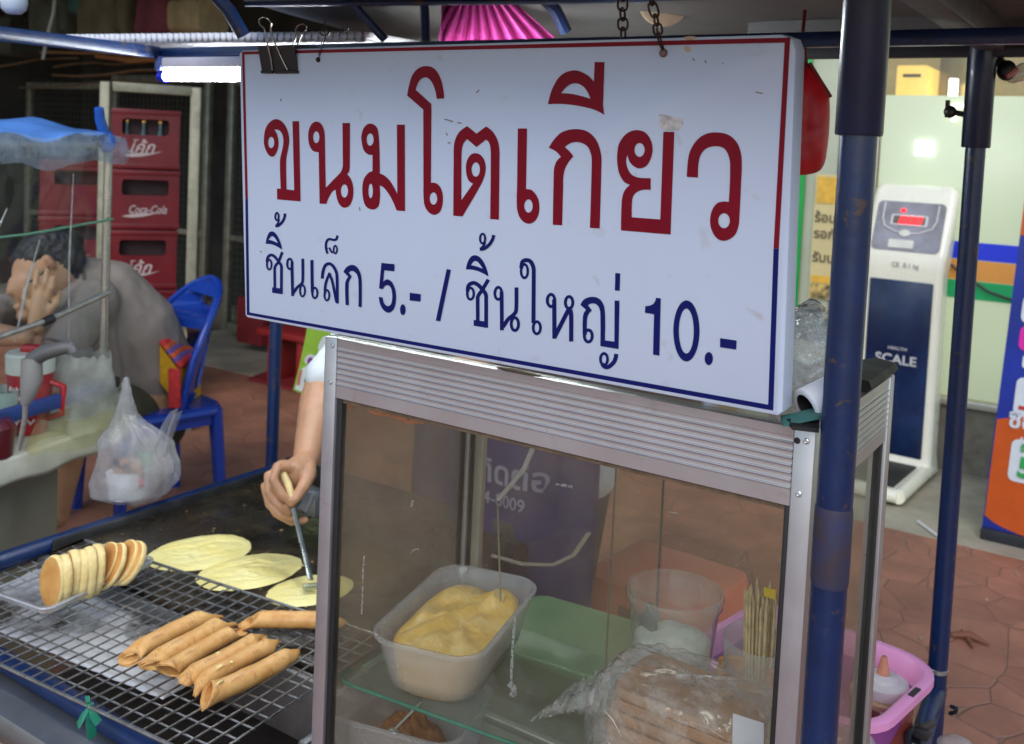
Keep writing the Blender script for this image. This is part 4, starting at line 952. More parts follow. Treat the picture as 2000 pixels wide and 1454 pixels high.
# griddle bench
mb = MB()
mb.tube([(-1.925, .93, GZ - .01), (-1.925, 1.86, GZ - .01)], .021, 12); mb.tube([(-1.985, .935, GZ - .04), (-.24, .935, GZ - .06)], .017, 12); mb.tube([(-1.985, 1.89, GZ - .04), (-1.14, 1.89, GZ - .05)], .017, 12); mb.tube([(-.24, .935, GZ - .06), (-.286, 1.89, GZ - .06)], .017, 12)
mb.build('bench_frame', mat('paint_blue2', (.003, .017, .075), .4, var=.35, scale=25), cart)
mb = MB(); mb.bx((-1.905, 1.20, GZ - .055), (-1.893, 1.86, GZ + .012), .003); mb.bx((-1.905, 1.862, GZ - .055), (-1.14, 1.874, GZ + .03), .003); mb.build('griddle_rim', mat('rim_dark', (.05, .05, .05), .4, .6, var=.4, scale=20), cart)
mb = MB(); mb.bx((-1.892, 1.19, GZ - .03), (-1.14, 1.860, GZ - .002), .004); mb.build('griddle_plate', mat('griddle_iron', (.022, .018, .012), .27, var=.6, scale=7, wear=((.12, .085, .04), 11, .50, .72, .6), bump=.25, bscale=50, rvar=.2, spec=.5), cart)
mb = MB(); 
prof = [(.872, .50), (.862, .512), (.862, .535), (.868, .549), (.880, .555), (.935, .557), (.935, .551), (.885, .549)]
mb.loft([[Vector((x, y, z)) for y, z in prof] for x in (-2.02, -.93)], True, True); mb.build('front_ledge', mat('ledge_steel', (.30, .31, .32), .34, .85, var=.2, scale=6), cart)
mb = MB(); mb.bx((-1.0, 1.02, .50), (-.985, 1.19, GZ + .004), .003); mb.bx((-1.9, 1.165, .5), (-.95, 1.185, GZ - .01), .003); mb.build('burner_box', mat('box_grey', (.13, .13, .13), .45, .5, var=.3), cart)
mb = MB(); mb.bx((-1.96, .88, .26), (-.26, 1.88, .30), .01); mb.build('lower_shelf', mat('lower_shelf', (.07, .055, .045), .6, var=.3), cart)
mb = MB(); mb.bx((-.93, .955, .555), (-.275, 1.70, .592), .004); mb.build('counter', mat('counter_steel', (.33, .33, .33), .35, .8, var=.15), cart)
mb = MB(); mb.bx((-1.60, .873, 0), (-1.555, .913, .50), .004); mb.build('ledge_leg', mat('leg_pale', (.45, .43, .38), .5), cart)
mb = MB(); rg = random.Random(11)
for i in range(150):
    c = Vector((rg.uniform(-1.86, -1.18), rg.uniform(1.20, 1.84), GZ - .001)); r = rg.uniform(.0012, .0045) * (1.6 if rg.random() < .12 else 1); mb.ball(c, (r * rg.uniform(.6, 1.5), r, r * .5), Matrix.Rotation(rg.random() * 3, 3, 'Z'), 0, 1)
mb.build('burnt_crumbs', mat('crumb_dark', (.05, .028, .012), .7, var=.0, col2=(.30, .20, .07), thr=(.5, .62), scale=30), cart)['kind'] = 'stuff'
# foil lined tray below the rack
ft = thing('foil_tray', 'greasy silver foil sheet lying under the wire rack', 'foil', at_z(240, 1240, .585))
q = [at_z(*p, .583) for p in ((-90, 1195), (318, 1366), (560, 1210), (140, 1075))]
mb = MB()
def foil(u, v):
    p = q[0].lerp(q[1], u).lerp(q[3].lerp(q[2], u), v); return p + Vector((0, 0, .003 * nz(p, 24) + .0015 * nz(p, 70)))
mb.grid(foil, 60, 40)
mb.build('sheet', mat('foil', (.05, .042, .033), .34, .25, col2=(.72, .72, .72), thr=(.40, .52), scale=5.5, bump=.4, bscale=40, rvar=.15), ft, 180, mods=solidify(.002))
# white corrugated board over the beam
def corr(u, v):
    a, b = at_y(110, 70, 1.54), at_y(712, 64, 1.54); p = a.lerp(b, u)
    return p + Vector((0, .20 * v, .02 * v * 0 + .0016 * math.sin(u * 330) - .010 * math.sin(u * math.pi) * 0 + .002))
mb = MB(); mb.grid(corr, 400, 3)
tag(mb.build('corrugated_board', mat('corrugated_white', (.80, .80, .82), .5, var=.08), None, 180, mods=solidify(.020)), 'thin white corrugated board lying on the cart roof beam', 'board')
# pleated pink shade and pale disc under the roof cloth
def fan(u, v):
    a = R(52 + 82 * u); r = 40 + 150 * v; x = 905 + math.cos(a) * r * 1.35 + 25; y = -62 + math.sin(a) * r * .93
    x = max(x, 858 + 6 * math.sin(v * 3)) if u > .5 else x
    return at_d(x, y, 1.965 + .012 * math.sin(u * 74))
mb = MB(); mb.grid(fan, 150, 12); 
tag(mb.build('pleated_shade', mat('shade_pink', (.50, .05, .27), .6, var=.1), None, 60, mods=solidify(.002)), 'bright pink pleated paper shade under the grey roof cloth', 'shade')
cdisc = at_d(1296, 3, 1.90); mb = MB(); mb.lathe([(.001, -.012), (.02, -.011), (.04, -.006), (.049, 0), (.048, .006), (.001, .008)], cdisc, 32, 0, -RF)
tag(mb.build('pale_disc', mat('disc_beige', (.40, .29, .20), .7, var=.15, scale=20)), 'pale beige round disc under the roof cloth behind the chain', 'disc')
t = thing('roof_clamp', 'black clamp with pink and clear wrapping beside the far post top', 'clamp', at_d(1970, 150, 1.72))
mb = MB(); mb.ball(at_d(1966, 138, 1.72), (.016, .016, .018)); mb.tube([at_d(1958, 128, 1.72), at_d(1950, 118, 1.74)], .009, 8); mb.build('jaw', mat('black_plastic', (.012, .012, .013), .4), t)
mb = MB(); mb.capsule([at_d(1970, 148, 1.705), at_d(1982, 138, 1.705)], [.005, .006], 8); mb.build('pink_end', mat('pink_rubber', (.55, .22, .20), .4), t)
mb = MB(); mb.capsule([at_d(1978, 150, 1.72), at_d(2000, 140, 1.72)], [.012, .016], 12); mb.build('wrap', sheet('wrap_film', (.9, .9, .9), (.6, .6, .55), .2, .6, .1, 60, 2), t)

# ================================================================== DISPLAY CABINET
alu = mat('cabinet_aluminium', (.52, .50, .50), .34, .7, var=.05, scale=10, wear=((.30, .26, .22), 20, .58, .78, .6))
alu2 = mat('cabinet_post_alu', (.50, .50, .52), .32, .75, var=.08, scale=20, wear=((.2, .18, .17), 35, .62, .75, .6))
seal = mat('black_seal', (.012, .011, .011), .5)
X0, X1, Y0, Y1, ZB, ZT, ZH = -.902, -.264, .945, 1.272, .594, 1.243, 1.165
cab = thing('display_cabinet', 'aluminium and glass display cabinet with ribbed header standing on the cart', 'cabinet', ((X0 + X1) / 2, (Y0 + Y1) / 2, ZB))
pw = .021
for x, y in ((X0, Y0), (X1 - pw, Y0), (X0, Y1 - pw), (X1 - pw, Y1 - pw)):
    mb = MB(); mb.bx((x, y, ZB), (x + pw, y + pw, ZT), .0018); mb.build('corner_post', alu2, cab)
prof = [(0, ZH), (0, ZH + .0165)]
z = ZH + .0165
for i in range(7):
    prof += [(-.0003, z + .0002), (-.0014, z + .0007), (-.0018, z + .0013), (-.0014, z + .0019), (.0002, z + .0024), (.0004, z + .0034), (.0004, z + .0066), (0, z + .0074)]; z += .0074
prof += [(0, z + .001), (0, ZT - .001), (.004, ZT), (.016, ZT), (.016, ZH)]
def header(a, b, inward, nm='header_panel'):
    mb = MB(); mb.loft([[Vector((p.x, p.y, zz)) + inward * o for o, zz in prof] for p in (Vector(a), Vector(b))], True, True); return mb.build(nm, alu, cab, 25)
FH = header((X0 + pw + .0005, Y0 + .002, 0), (X1 - pw - .0005, Y0 + .002, 0), Vector((0, 1, 0)))
header((X1 - .002, Y0 + pw + .0005, 0), (X1 - .002, Y1 - pw - .0005, 0), Vector((-1, 0, 0)))
header((X0 + pw + .0005, Y1 - .002, 0), (X1 - pw - .0005, Y1 - .002, 0), Vector((0, -1, 0)))
header((X0 + .002, Y0 + pw + .0005, 0), (X0 + .002, Y1 - pw - .0005, 0), Vector((1, 0, 0)))
mb = MB(); mb.bx((X0 + .004, Y0 + .004, ZT + .0005), (X1 - .004, Y1 - .004, ZT + .004)); mb.build('top_board', sheet('top_glass', (.95, .97, .95), (.6, .6, .56), .05, .20, .06, 6, .9), cab)
def sealbar(lo, hi): mb = MB(); mb.bx(lo, hi, .001); mb.build('seal', seal, cab)
for x0, x1 in ((X0 + pw + .0005, X0 + pw + .009), (X1 - pw - .006, X1 - pw - .0005)): sealbar((x0, Y0 + .004, ZB), (x1, Y0 + .014, ZH - .001))
for y0, y1 in ((Y0 + pw + .0005, Y0 + pw + .006), (Y1 - pw - .006, Y1 - pw - .0005)):
    sealbar((X1 - .014, y0, ZB), (X1 - .004, y1, ZH - .001)); sealbar((X0 + .004, y0, ZB), (X0 + .014, y1, ZH - .001))
sealbar((X0 + pw + .0005, Y1 - .016, ZB), (X0 + pw + .008, Y1 - .004, ZH - .001))
mb = MB(); mb.bx((X0 + pw + .009, Y1 - .018, ZB + .02), (X0 + pw + .024, Y1 - .006, ZH - .002), .001); mb.build('door_stile', mat('stile_pale', (.42, .41, .35), .4, .6), cab)
mb = MB(); mb.bx((X0 + pw, Y0 + .006, ZH - .006), (X1 - pw, Y0 + .0075, ZH - .0005)); mb.build('dirt_line', mat('grease_brown', (.13, .085, .05), .6, var=.4, scale=60), cab)
mb = MB(); mb.bx((X0 + pw, Y0 + .002, ZB), (X1 - pw, Y0 + .016, ZB + .02), .002); mb.bx((X0 + pw, Y1 - .016, ZB), (X1 - pw, Y1 - .002, ZB + .02), .002); mb.bx((X1 - .016, Y0 + pw, ZB), (X1 - .002, Y1 - pw, ZB + .02), .002); mb.bx((X0 + .002, Y0 + pw, ZB), (X0 + .016, Y1 - pw, ZB + .02), .002); mb.build('bottom_rail', alu, cab)
mb = MB(); mb.bx((X0 + .017, Y0 + .017, ZB + .001), (X1 - .017, Y1 - .019, ZB + .012)); mb.build('floor_board', mat('cab_floor', (.30, .29, .26), .4, .3, var=.25, scale=8), cab)
greasy = sheet('warm_greasy_glass', (.95, .96, .93), (.72, .58, .42), .015, .10, .05, 6, .8, thr=(.46, .82))  # grease film, its warm tint standing in for light inside
dirty = sheet('dirty_side_glass', (.86, .85, .80), (.44, .37, .29), .22, .46, .15, 4, .8)
mb = MB(); mb.bx((X0 + pw, Y0 + .008, ZB + .012), (X1 - pw, Y0 + .0095, ZH + .004)); mb.build('front_glass', greasy, cab)
mb = MB(); mb.bx((X1 - .0105, Y0 + pw, ZB + .012), (X1 - .009, Y1 - pw, ZH + .004)); mb.build('side_glass', sheet('side_glass', (.93, .95, .91), (.50, .48, .40), .05, .20, .08, 4, .9), cab)
mb = MB(); mb.bx((X0 + .009, Y0 + pw, ZB + .012), (X0 + .0105, Y1 - pw, ZH + .004)); mb.build('side_glass', dirty, cab)
bk_ = sheet('back_glass', (.97, .96, .93), (.70, .54, .38), .03, .12, .06, 4, .7)  # film tint warmed in place of the light inside
xs = at_y(1290, 1050, Y1 - .012).x; xs2 = at_y(1196, 1050, Y1 - .006).x
mb = MB(); mb.bx((X0 + pw + .024, Y1 - .0125, ZB + .02), (xs, Y1 - .011, ZH)); mb.build('sliding_pane', bk_, cab)
mb = MB(); mb.bx((xs2, Y1 - .0065, ZB + .02), (X1 - pw, Y1 - .005, ZH)); mb.build('sliding_pane', bk_, cab)
mb = MB(); mb.bx((xs - .0012, Y1 - .0132, ZB + .02), (xs + .0012, Y1 - .0105, ZH)); mb.bx((xs2 - .001, Y1 - .0068, ZB + .02), (xs2 + .001, Y1 - .0047, ZH)); mb.build('pane_edge', mat('pane_edge', (.10, .13, .10), .3), cab)
mb = MB()
so_ = curve_outline([(-.884, 1.24, 1), (-.884, .985), (-.878, .974), (-.866, .970), (-.70, .986), (-.283, 1.028, 1), (-.283, 1.245, 1)], 5)
mb.slab(so_, lambda x, y: Vector((x, y, .781)), Vector((0, 0, -.005))); shelf_o = mb.build('glass_shelf', sheet('shelf_glass', (.88, .95, .90), (.45, .52, .46), .08, .20, .05, 5, 1.0), cab)
mb = MB(); mb.tube([Vector((x, y, .7785)) for x, y in ((-.8845, 1.0), (-.884, .985), (-.878, .974), (-.866, .9695), (-.70, .9855), (-.283, 1.0275))], .0026, 8); mb.build('shelf_edge', mat('edge_green', (.03, .16, .11), .15, var=.2, scale=40), shelf_o)
mb = MB(); mb.bx((-.884, 1.02, .768), (-.872, 1.23, .7752)); mb.bx((-.296, 1.04, .768), (-.283, 1.23, .7752)); mb.build('shelf_bracket', alu, cab)
for px, py in ((649.6, 675), (645.5, 746.5), (1575, 862), (1560, 965)):
    mb = MB(); p = at_y(px, py, Y0 - .0002); mb.lathe([(.0032, 0), (.0030, .0010), (.0016, .0017), (.0007, .0012)], p, 14, 0, Vector((0, -1, 0)), True, True); mb.build('rivet', mat('rivet', (.62, .62, .60), .3, .8), FH)
mb = MB(); p = at_y(1557, 861, Y0 + .0002); mb.lathe([(.0034, 0), (.0030, .0006), (.0001, .0007)], p, 14, 0, Vector((0, -1, 0)), True); mb.build('empty_hole', seal, FH)
# peeling tape under the header and white scrape marks on the glass
def G(px, py, k=.0068): return at_y(px, py, Y0 + k)
mb = MB()
mb.flat(curve_outline([(700, 788, 1), (760, 800), (830, 822, 1), (826, 828), (790, 826), (765, 815), (735, 812), (715, 800)], 4), (), lambda x, y: G(x, y)); mb.flat([(676, 783), (692, 787), (688, 797), (683, 804), (679, 795)], (), lambda x, y: G(x, y))
mb.build('torn_tape', mat('tape_rust', (.20, .075, .03), .6, var=.5, scale=90), cab)
mb = MB()
for ps, wd in (([(711, 1086), (709, 1120), (708, 1165), (706, 1200)], 3.2), ([(1007, 1205), (1003, 1240), (1000, 1290), (998, 1335)], 5), ([(994, 1335), (1004, 1346), (997, 1362)], 12), ([(803, 990), (806, 978)], 4), ([(802, 1080), (810, 1074), (818, 1073)], 2.6), ([(1325, 1003), (1305, 1000)], 2), ([(1085, 946), (1100, 948), (1118, 952)], 4.5)):
    o_ = stroke2(ps, wd)
    mb.flat([(p.x + wd * .35 * nz((p.x * .15, p.y * .15, 1), 1), p.y + wd * .3 * nz((p.x * .15, p.y * .15, 7), 1)) for p in o_], (), lambda x, y: G(x, y, .0062))
mb.build('scrape_mark', sheet('scrape_film', (.9, .9, .9), (.62, .64, .60), .15, .75, .3, 220, .2), cab)

# ---- contents of the cabinet
tubm = sheet('tub_plastic', (.95, .96, .98), (.86, .86, .92), .24, .36, .15, 9, 1.0)
tubc = Vector((-.782, 1.104, .7812)); tang = R(13)
mb = MB(); container(mb, tubc, tang, (.062, .112), (.075, .127), .078, .036, .0016, .005)
tag(mb.build('custard_tub', tubm, None, 50), 'clear plastic tub of yellow custard on the glass shelf', 'tub')
mb = MB(); ca, sa = math.cos(tang), math.sin(tang)
def cust(r, th, lvl):
    x = math.copysign(abs(math.cos(th)) ** .62, math.cos(th)) * .0668 * r; y = math.copysign(abs(math.sin(th)) ** .55, math.sin(th)) * .118 * r
    k = max(0, 1 - r ** 5)
    h = .055 + k * (.011 + .012 * nz((x * 26, y * 17, 1)) + .007 * nz((x * 55, y * 38, 4)) + .004 * abs(nz((x * 120, y * 60, 9))))
    h += .010 * math.exp(-(((x - .03) / .02) ** 2 + ((y - .075) / .03) ** 2)) - .010 * math.exp(-(((x + .0) / .018) ** 2 + ((y - .10) / .022) ** 2))
    if lvl < 1: x *= .9 + .1 * lvl; y *= .93 + .07 * lvl; h = .003 + (h - .003) * lvl
    return tubc + Vector((x * ca - y * sa, x * sa + y * ca, h))
rows = [[cust(.98, 2 * math.pi * k / 72, l) for k in range(72)] for l in (0, .35, .7, 1)] + [[cust(.98 * f, 2 * math.pi * k / 72, 1) for k in range(72)] for f in (.94, .87, .79, .7, .61, .52, .43, .34, .25, .16, .08, .02)]
mb.loft(rows, True, True)
tag(mb.build('custard', mat('custard_yellow', (.70, .44, .10), .33, var=.0, col2=(.80, .60, .26), thr=(.45, .7), scale=40, bump=.5, bscale=110, sss=.12), None, 180), 'mound of scooped yellow custard inside the clear tub', 'custard')
t = thing('custard_knife', 'thin metal spreader with bent handle standing in the custard', 'spreader', at_y(975, 1190, 1.17))
mb = MB(); mb.tube([at_y(978, 1200, 1.17), at_y(976, 1120, 1.165), at_y(972, 985, 1.15)], .0013, 8); mb.build('stem', mat('wire_steel', (.4, .4, .38), .3, .8), t)
mb = MB(); a, b = at_y(981, 1165, 1.17), at_y(958, 1205, 1.17); mb.box((a + b) / 2, (.018, .0025, .05), Matrix.Rotation(.25, 3, 'Y'), .001); mb.build('blade', mat('blade_pale', (.55, .45, .25), .3, .4), t)
mb = MB(); mb.tube([at_y(974, 975, 1.15), at_y(1000, 945, 1.14), at_y(1024, 915, 1.13), at_y(1044, 868, 1.12)], [.0032, .0036, .0036, .0038], 10); mb.build('handle', sheet('handle_clear', (.85, .86, .88), (.85, .86, .88), .5, .7, .1, 20, 1.5), t)
# lower tub with brown floss
ltc = at_z(800, 1425, .655); ltc.z = ZB + .0125
mb = MB(); container(mb, ltc, R(14), (.088, .072), (.099, .083), .095, .030, .0016, .005); tag(mb.build('floss_tub', tubm, None, 50), 'clear plastic tub of brown floss below the glass shelf', 'tub')
mb = MB()
def fl(u, v):
    th = 2 * math.pi * u; x = math.cos(th) * .070 * v; y = math.sin(th) * .056 * v
    return ltc + Vector((x, y, .012 + (1 - v ** 3) * (.05 + .012 * nz((x * 60, y * 60, 0)) + .006 * nz((x * 160, y * 160, 3)))))
mb.grid(fl, 60, 16, cu=True); tag(mb.build('brown_floss', mat('floss_brown', (.22, .085, .022), .8, var=.4, scale=60, bump=1.0, bscale=150), None, 180), 'heap of brown shredded floss in the lower tub', 'food')
mb = MB(); mb.tube([at_z(770, 1425, .69), at_z(822, 1372, .72)], .0018, 8); mb.ball(at_z(768, 1428, .688), (.009, .006, .003)); tag(mb.build('thin_spoon', mat('wire_steel', (.4, .4, .38), .3, .8)), 'thin metal spoon resting in the brown floss', 'spoon')
# green box standing behind the cabinet
gb = Vector((-.80, 1.475, .5925)); t = thing('green_box', 'dull green plastic box with flat lid behind the display cabinet', 'box', gb)
mb = MB(); container(mb, gb, R(4), (.115, .095), (.125, .105), .062, .03, .002, .004); mb.build('body', mat('green_plastic', (.07, .15, .07), .4, var=.1), t, 50)
mb = MB(); mb.loft([[gb + Vector((x * k * .998 - y * k * .07, x * k * .07 + y * k, z)) for x, y in rrect(.132, .112, .03)] for k, z in ((1, .0625), (1, .070), (.97, .0735), (.9, .0735))], True, True); mb.build('lid', mat('green_pale', (.10, .20, .095), .45, var=.15), t, 50)
# powder cup
pc = Vector((-.503, 1.196, .7815)); clear_c = sheet('clear_cup', (.97, .98, .97), (.85, .85, .82), .08, .22, .08, 30, 1.5, thr=(.4, .7))
mb = MB(); mb.lathe([(.001, 0), (.044, 0), (.047, .006), (.053, .08), (.0585, .128), (.063, .135), (.0645, .145), (.063, .150), (.060, .150), (.0575, .128), (.052, .08), (.046, .008), (.001, .004)], pc, 40)
tag(mb.build('powder_cup', clear_c, None, 50), 'round clear cup dusted with white powder behind the wafer bag', 'cup')
mb = MB(); mb.lathe([(.0452, .008), (.0508, .07), (.0518, .080), (.046, .086), (.03, .084), (.015, .088), (.001, .090)], pc, 40)
for v in mb.bm.verts: v.co.z += .008 * nz(v.co, 30)
tag(mb.build('white_powder', mat('powder_white', (.80, .81, .75), .8, var=.1, scale=60), None, 180), 'white powder filling the lower half of the clear cup', 'powder')
mb = MB(); mb.tube([pc + Vector((-.02, .01, .05)), pc + Vector((-.035, .0, .12))], .0045, 8); mb.box(pc + Vector((-.033, .0, .10)), (.022, .003, .03), Matrix.Rotation(.3, 3, 'Y'), .001); tag(mb.build('powder_scoop', mat('scoop_grey', (.16, .16, .15), .4)), 'grey scoop standing in the cup of powder', 'scoop')
# skewers
sc = Vector((-.368, 1.150, .7815)); mb = MB(); mb.lathe([(.001, 0), (.034, 0), (.044, .10), (.047, .145), (.0455, .145), (.043, .10), (.033, .004), (.001, .004)], sc, 32)
tag(mb.build('skewer_cup', sheet('frost_cup', (.96, .96, .96), (.82, .80, .78), .20, .34, .1, 20, 1.0), None, 50), 'frosted plastic cup holding wooden skewers at the cabinet right', 'cup')
stick = mat('bamboo', (.52, .40, .22), .6, var=.25, scale=80)
sb = thing('skewer_bundle', 'bundle of thin wooden skewers in the frosted cup', 'skewers', sc + Vector((0, 0, .006)))
for i in range(34):
    a = random.random() * 6.28; r0 = .016 * math.sqrt(random.random()); r1 = r0 * 1.35
    mb = MB(); h = .200 + random.uniform(-.016, .010)
    mb.tube([sc + Vector((math.cos(a) * r0, math.sin(a) * r0, .006)), sc + Vector((math.cos(a) * r1 - .004, math.sin(a) * r1, h * .97)), sc + Vector((math.cos(a) * r1 - .004, math.sin(a) * r1, h))], [.0016, .0016, .0004], 6); mb.build('skewer', stick, sb)
mb = MB(); mb.bx(sc + Vector((.004, -.02, .205)), sc + Vector((.018, -.018, .216))); tag(mb.build('yellow_tag', mat('tag_yellow', (.65, .45, .03), .5)), 'small yellow paper tag among the skewer tips', 'tag')
# bag of wafers
wf = mat('wafer_brown', (.40, .215, .10), .55, var=.22, scale=12, bump=.2, bscale=60)
wt_ = thing('wafer_stack', 'stack of brown folded wafers inside the clear bag', 'wafers', (-.43, 1.09, .785))
for i in range(6):
    mb = MB(); z = .784 + i * .0145; ox, oy = random.uniform(-.006, .006), random.uniform(-.004, .004)
    out = [(x + ox - .425, y + oy + 1.085) for x, y in rrect(.088 - .004 * (i == 5), .052, .02, 5)]
    def wz(x, y, k): return Vector((x, y, z + k + .004 * nz((x * 22, y * 22, i))))
    mb.loft([[wz(x, y, .001) for x, y in out], [wz(-.425 + (x + .425) * 1.02, 1.085 + (y - 1.085) * 1.03, .006) for x, y in out], [wz(-.425 + (x + .425) * 1.0, 1.085 + (y - 1.085) * 1.0, .0135) for x, y in out]]); mb.build('wafer', wf, wt_, 60)
mb = MB()
def ow(u, v):
    a = at_y(1392, 1352, 1.128).lerp(at_y(1532, 1362, 1.128), u); b = at_y(1402, 1285, 1.150).lerp(at_y(1525, 1300, 1.150), u)
    return a.lerp(b, v) + Vector((0, .014 * math.sin(v * 3), .006 * math.sin(u * 6)))
mb.grid(ow, 16, 16); tag(mb.build('orange_wafer', mat('wafer_orange', (.62, .26, .04), .5, var=.2, scale=20), None, 180, mods=solidify(.006)), 'curled orange wafer at the back right of the wafer bag', 'wafer')
mb = MB()
def bagf(u, v):
    th = 2 * math.pi * u
    w_ = 1 + .07 * nz((math.cos(th) * 3, math.sin(th) * 3, v * 3), 1) + .04 * nz((math.cos(th) * 9, math.sin(th) * 9, v * 8), 1, 3)
    pr = [(.02, .0), (1.0, .02), (1.06, .25), (1.04, .55), (1.0, .85), (.86, 1.0), (.5, 1.03), (.02, 1.02)]
    k = v * (len(pr) - 1); i = min(int(k), len(pr) - 2); f = k - i
    rr = pr[i][0] + (pr[i + 1][0] - pr[i][0]) * f; zz = pr[i][1] + (pr[i + 1][1] - pr[i][1]) * f
    cx = math.copysign(abs(math.cos(th)) ** .6, math.cos(th)); sy = math.copysign(abs(math.sin(th)) ** .6, math.sin(th))
    return Vector((-.428 + cx * .104 * rr * w_ - .02 * max(0, -cx) * (1 - zz), 1.082 + sy * .064 * rr * w_, .7825 + .104 * zz + .006 * nz((u * 30, v * 12, 0)) * (v > .2)))
mb.grid(bagf, 110, 60, cu=True)
film = sheet('bag_clear', (.97, .97, .98), (.97, .96, .98), .08, .70, .15, 22, 2.0, .4, 50, thr=(.42, .78))  # whitish patches in the film stand in for its highlights
wb_ = thing('wafer_bag', 'crinkled clear plastic bag around the brown wafers on the shelf', 'bag', (-.43, 1.085, .782))
mb.build('body', film, wb_, 180)
mb = MB()
def flap(u, v):
    x = -.53 - .085 * v; y = 1.03 + .09 * u + .02 * v * math.sin(u * 9); return Vector((x, y, .79 + .05 * (1 - v) * (1 + .5 * math.sin(u * 14)) + .010 * nz((u * 6, v * 6, 2), 2)))
mb.grid(flap, 30, 24); mb.build('loose_end', film, wb_, 180)
mb = MB()
for i in range(7):
    a = Vector((random.uniform(-.51, -.35), random.uniform(1.02, 1.03), random.uniform(.80, .885))); d = Vector((random.uniform(.02, .05), 0, random.uniform(-.03, .0)))
    a.y = 1.012; mb.tube([a, a + d * .5 + Vector((0, .002, .002)), a + d], [.0002, .0008, .0002], 5)
mb.build('crease', sheet('crease_film', (.95, .95, .95), (.85, .85, .85), .5, .9, .1, 60, 3), wb_)
mb = MB(); a = at_y(1462, 1440, 1.005); mb.box(a + Vector((0, 0, -.01)), (.034, .001, .06), Matrix.Rotation(-.05, 3, 'Y')); tag(mb.build('paper_label', mat('label_pale', (.55, .57, .66), .6)), 'pale blank paper label on the front of the wafer bag', 'label')

# ---- things on top of the cabinet at its right end
ZC = ZT + .0045
t = thing('paper_roll', 'white paper roll with dark hollow core on the cabinet top', 'paper roll', at_d(1580, 800, .985))
mb = MB(); ctr = at_d(1574, 797, .965); axd = (Vector((.55, .75, .35))).normalized()
mb.lathe([(.0135, 0), (.0175, 0), (.019, .001), (.019, .046), (.0135, .046)], ctr, 32, 0, axd); mb.build('paper', mat('paper_white', (.66, .70, .76), .7), t)
mb = MB(); mb.lathe([(.0134, .001), (.0132, .044), (.0001, .044)], ctr, 32, 0, axd); mb.build('core', mat('core_black', (.006, .006, .006), .8), t)
def crump(name, label, c, r, m_, cat, seed=0, amp=.35, fx=14):
    mb = MB(); mb.ball(c, r, None, 0, 5)
    for v in mb.bm.verts:
        d = v.co - c; v.co = c + d * (1 + amp * nz(v.co, fx, seed) + amp * .45 * abs(nz(v.co, fx * 2.7, seed + 3)))
    return tag(mb.build(name, m_, None, 180), label, cat)
crump('crumpled_bag', 'shiny crumpled clear plastic bag behind the right edge of the sign', at_d(1572, 690, 1.06), (.032, .03, .058), sheet('bag_shiny', (.96, .97, .98), (.80, .84, .90), .15, .55, .12, 40, 3.0, .9, 70), 'bag', 2)
mb = MB(); a, b = at_d(1548, 610, 1.12), at_d(1606, 650, 1.12); mb.box((a + b) / 2, (.045, .04, .034), Matrix.Rotation(.3, 3, 'Z'), .004); mb.build
tag(mb.build('clear_box', sheet('clear_box', (.9, .95, .9), (.45, .50, .42), .3, .5, .1, 10, 1.5)), 'small clear box above the crumpled bag at the sign edge', 'box')
mb = MB(); a = at_d(1579, 608, 1.09); mb.box(a, (.022, .001, .0025), Matrix.Rotation(.55, 3, 'Z')); tag(mb.build('black_strip', mat('black_plastic', (.012, .012, .013), .4)), 'short black strip on the clear box', 'strip')
mb = MB(); q_ = [at_d(*p) for p in ((1525, 812, .955), (1600, 795, .965), (1605, 812, .94), (1530, 828, .94))]; mb.loft([[p - Vector((0, 0, .003)) for p in q_], q_]); tag(mb.build('teal_cloth', mat('teal_cloth', (.03, .12, .11), .7)), 'dark teal cloth edge lying on the cabinet top corner', 'cloth')
mb = MB(); q_ = [at_d(*p) for p in ((1537, 818, .945), (1600, 815, .955), (1600, 838, .935), (1548, 832, .935))]; mb.loft([[p - Vector((0, 0, .004)) for p in q_], q_]); tag(mb.build('black_tray', mat('black_plastic', (.012, .012, .013), .4)), 'thin black tray edge sticking out over the ribbed header', 'tray')
mb = MB(); prof_ = [(-.040, 0), (.012, 0), (.018, .006), (.014, .013), (-.012, .016), (-.034, .010)]
o_ = Vector((-.285, 1.225, ZC)); mb.loft([[o_ + Vector((x * .9 + .012, yy + .0, z)) for x, z in prof_] for yy in (-.10, -.03, .03)], True, True)
tag(mb.build('black_pouch', mat('pouch_black', (.008, .008, .007), .5, var=.3, spec=.3), None, 30), 'black glossy pouch on the rear corner of the cabinet top', 'pouch')

# ---- pink stool, basket and bottle beyond the cabinet
t = thing('plastic_stool', 'salmon pink square plastic stool behind the display cabinet', 'stool', (-.985, 2.29, 0), R(-4))
sp = mat('stool_salmon', (.9, .25, .14), .4, var=.08)
mb = MB(); L_ = [[Vector((x * k, y * k, z)) for x, y in rrect(.165, .15, .04)] for k, z in ((1.02, .36), (1.0, .43), (.97, .447), (.90, .45))]; mb.loft(L_, False, True); mb.build('seat', sp, t, 50, local=True)
for sx, sy in ((1, 1), (1, -1), (-1, 1), (-1, -1)):
    mb = MB(); mb.loft([[Vector((sx * (.16 - w0) + dx, sy * (.145 - w0) + dy, z)) for dx, dy in ((-.03, -.03), (.03, -.03), (.03, .03), (-.03, .03))] for w0, z in ((-.03, 0), (.01, .37))]); mb.build('leg', sp, t, local=True)
mb = MB(); mb.bx((-.05, -.154, .375), (.06, -.150, .40), .002); mb.build('hand_slot', mat('slot_maroon', (.10, .015, .012), .5), t, local=True)
bc = Vector((-.425, 1.575, .594)); bang = R(-10)
t = thing('pink_basket', 'pink plastic basket with lilac inside beyond the front post', 'basket', bc)
mb = MB(); container(mb, bc, bang, (.125, .10), (.150, .128), .115, .06, .003, .014); 
